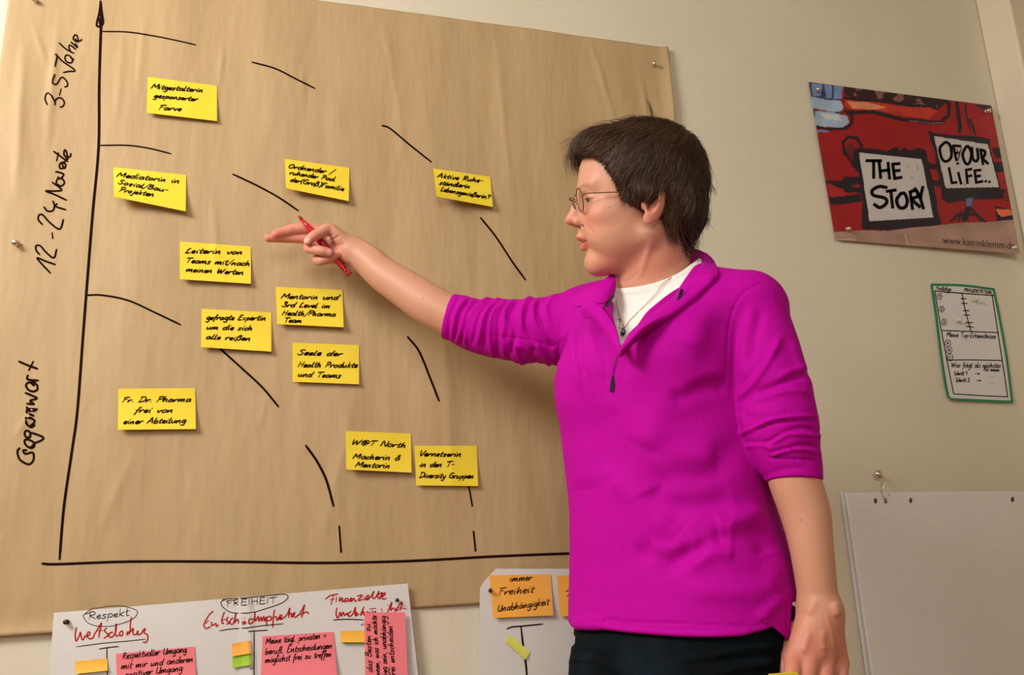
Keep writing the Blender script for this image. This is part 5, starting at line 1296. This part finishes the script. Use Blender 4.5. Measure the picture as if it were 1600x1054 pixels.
def grow(N, length, lift0, clipmax, region=None, seed=0, steps=12, extra=None):
    r_ = np.random.RandomState(seed)
    d_ = r_.normal(size=(N * 3, 3)); d_ /= np.linalg.norm(d_, axis=1)[:, None]
    q = np.array([-10., 38., 0.]) + d_ * 100
    for _ in range(12):
        g_ = hgrad(q); v = hair_vol(q)[:, None]; q = q - g_ * v / np.maximum((g_ * g_).sum(1)[:, None], .05) * .8
    ok = (face_clip(q) < -4) & (q[:, 1] > -74) & (np.abs(hair_vol(q)) < 1)
    if region is not None: ok &= region(q)
    q = q[ok][:N]; n_ = len(q)
    L_ = length * r_.uniform(.6, 1.15, n_); L_ = np.where(q[:, 1] < -20, L_ * .6, L_)
    lk = nz3(q, .09, seed + 3); lift = lift0 * (.15 + .85 * r_.rand(n_)**2) * (1 + .5 * lk)
    tw = .42 * nz3(q, .05, seed + 5) + .30 * nz3(q, .16, seed + 6) + r_.normal(0, .10, n_)
    path = [q - hgrad(q) * 2.5]; alive = np.ones(n_, bool); cur = q.copy(); alive_list = [alive]
    for s in range(steps):
        g_ = hgrad(cur); g_ /= np.linalg.norm(g_, axis=1)[:, None]
        v = cur - CRW; v /= np.linalg.norm(v, axis=1)[:, None] + 1e-6
        v = v + np.array([.12, -.35, 0]) + np.where(cur[:, 1:2] < 10, 1, 0) * np.array([-.25, -.4, 0]) * (cur[:, 0:1] < 10)
        v = v - (v * g_).sum(1)[:, None] * g_; v /= np.linalg.norm(v, axis=1)[:, None] + 1e-6
        b = np.cross(g_, v); ang = tw * (.5 + s / steps) + .25 * np.sin(s * .7 + lk * 3)
        v = v * np.cos(ang)[:, None] + b * np.sin(ang)[:, None]
        cur = cur + v * (L_ / steps)[:, None]
        g2 = hgrad(cur); g2 /= np.linalg.norm(g2, axis=1)[:, None]
        tgt = lift * np.sin(min(1, (s + 1) / steps * 1.1) * 1.7)
        cur = cur - g2 * (hair_vol(cur) - tgt)[:, None] * .8
        far = (cur[:, 2] < -5) & (cur[:, 1] > 45)
        alive = alive & ((face_clip(cur) < clipmax * r_.uniform(.2, 1.2, n_)) | far)
        cur = np.where(alive[:, None], cur, path[-1])
        path.append(cur.copy())
    return np.stack(path, 1)                      # (n, steps+1, 3)
def free(q0, q1, n_, spread, bend, seed, steps=12):
    r_ = np.random.RandomState(seed); t = np.linspace(0, 1, steps + 1)[None, :, None]
    a = np.array(q0)[None, None] + r_.normal(0, 1, (n_, 1, 3)) * spread[0]; b = np.array(q1)[None, None] + r_.normal(0, 1, (n_, 1, 3)) * spread[1]
    m_ = (a + b) / 2 + np.array(bend)[None, None] + r_.normal(0, 1, (n_, 1, 3)) * spread[0] * .5
    return (1 - t)**2 * a + 2 * t * (1 - t) * m_ + t * t * b
def strands(paths, wid, cols):
    """thin tapered three sided tubes (world space)"""
    n_, m_, _ = paths.shape; Wp = HO + paths / 1000. @ HB if False else HO + (paths.reshape(-1, 3) / 1000.) @ HB
    Wp = Wp.reshape(n_, m_, 3); t = np.gradient(Wp, axis=1); t /= np.linalg.norm(t, axis=2)[..., None] + 1e-9
    up = Wp - HL((-10, 30, 0)); up /= np.linalg.norm(up, axis=2)[..., None]
    a = np.cross(t, up); a /= np.linalg.norm(a, axis=2)[..., None] + 1e-9; b = np.cross(a, t)
    k = np.linspace(0, 1, m_)[None, :, None]; w = (wid[:, None, None] * .001) * (1 - k**2.2 * .92)
    V = np.stack([Wp + a * w, Wp - a * w * 1., Wp + b * w * .8], 2)      # n, m, 3, 3
    ix = np.arange(n_ * m_ * 3).reshape(n_, m_, 3)
    f_ = [np.stack([ix[:, :-1, i], ix[:, :-1, (i + 1) % 3], ix[:, 1:, (i + 1) % 3], ix[:, 1:, i]], -1).reshape(-1, 4) for i in range(3)]
    return V.reshape(-1, 3), np.concatenate(f_), np.repeat(cols, m_ * 3, axis=0)
packs = []
def addp(p_, w0, w1, seed, dark=1.):
    r_ = np.random.RandomState(seed); n_ = len(p_); root = p_[:, 0]
    base = np.array(HC)[None] * np.exp(r_.normal(0, .28, (n_, 1)) + .32 * nz3(root, .12, 77)[:, None] - .004 * np.clip(20 - root[:, :1], 0, 90)) * dark
    base = base * np.array([1, .96, .92])[None]; packs.append((p_, r_.uniform(w0, w1, n_), base))
addp(grow(6500, 66, 2.5, 3, seed=1), .45, .85, 1)
addp(grow(3800, 60, 6.5, 5, seed=2), .35, .65, 2, 1.15)
addp(grow(500, 40, 11, 6, seed=3), .14, .25, 3, 1.1)
# tuft, fringe and stray locks
addp(free((-30, 126, 14), (-26, 158, 14), 16, (1.6, 1.6), (-3, 0, 0), 21), .25, .45, 4, .8)
addp(free((62, 112, -12), (96, 58, -20), 90, (8, 6), (26, 14, 0), 22), .25, .5, 5, 1.2)
addp(free((70, 108, -25), (104, 74, -30), 60, (8, 6), (14, 18, 0), 23), .22, .45, 6, 1.3)
addp(free((66, 112, -20), (112, 98, -25), 40, (8, 8), (14, 10, 0), 24), .15, .3, 7, 1.3)
addp(free((45, 116, 0), (98, 118, -10), 24, (8, 8), (10, 10, 0), 27), .12, .25, 8, 1.3)
addp(free((80, 96, 8), (92, 52, 6), 26, (5, 3), (14, 6, 0), 28), .2, .4, 9, 1.2)
addp(free((-100, 20, 25), (-112, -2, 22), 20, (4, 2), (-6, 0, 0), 25), .2, .4, 10)
addp(free((-88, -20, 25), (-92, -52, 20), 60, (7, 5), (-8, 0, 0), 26), .25, .5, 11)
addp(free((-60, -45, 40), (-66, -86, 30), 220, (11, 7), (0, 0, 4), 29), .3, .55, 12)
addp(free((-30, -20, 66), (-38, -70, 50), 160, (7, 6), (-4, 0, 6), 30), .3, .5, 13)
addp(free((28, 14, 72), (30, -6, 70), 60, (7, 5), (0, 0, 3), 31), .25, .45, 14, 1.1)
out = [strands(*p_) for p_ in packs]; n0 = 0; VV = []; FF = []; CC = []
for v, f_, c in out: VV.append(v); FF.append(f_ + n0); CC.append(c); n0 += len(v)
ST = new_mesh('hair_strands', np.concatenate(VV), np.concatenate(FF), hm_, None, smooth=True); attach(ST, HAIR); set_col(ST, np.clip(np.concatenate(CC), 0, 1))
ST['kind'] = 'stuff'
print('hair', len(ST.data.polygons), _time.time() - _t0)

# ------------------------------------------------------------------ red pen held between the fingers
PA, PB = P(466.5, 337, .101), P(546, 429, .124)
PA, PB = P(466.5, 337, .105), P(546, 429, .107)
ax = PB - PA; Lp = np.linalg.norm(ax); ax /= Lp
RED = mat('red_plastic', lin(205, 10, 48), .22, **{'Transmission_Weight': .15}); DRD = mat('dark_red_plastic', lin(150, 14, 24), .3)
PEN = lathe('pen', [(0, .009), (.0030, .0092), (.0046, .026), (.0058, .040), (.0064, .055), (.0064, Lp - .030), (.0058, Lp - .0295), (.0058, Lp - .012), (0, Lp - .0139)], PA, ax, RED, seg=20)
tag(PEN, 'red pen held crosswise between thumb and fingers of the pointing hand', 'pen')
lathe('pen_tip', [(0, 0), (.0022, .0004), (.0027, .005), (.0030, .0095), (0, .0106)], PA, ax, DRD, PEN, seg=16)
vw = CAMP - PB; vw /= np.linalg.norm(vw); sd = np.cross(ax, vw); sd /= np.linalg.norm(sd); vw = np.cross(sd, ax)
obox('pen_button', PB - ax * .0055, (ax * .0055, sd * .0062, vw * .005), DRD, PEN, .0012)
obox('pen_clip', PB - ax * .028, (ax * .020, sd * .0022, vw * .0012), RED, PEN, .0006).location += Vector(tuple(vw * .0062))
# yellow note pad held by the lowered hand at the bottom edge
YP = Sheet('note_pad', [(1205, 1053.2), (1246, 1050), (1262, 1130), (1218, 1134)], M['note'], lambda x, y: .665, lambda u, v: 0, 4, 6, 'yellow note pad peeking up beside the lowered hand at the bottom edge', 'note pad', thick=.006)
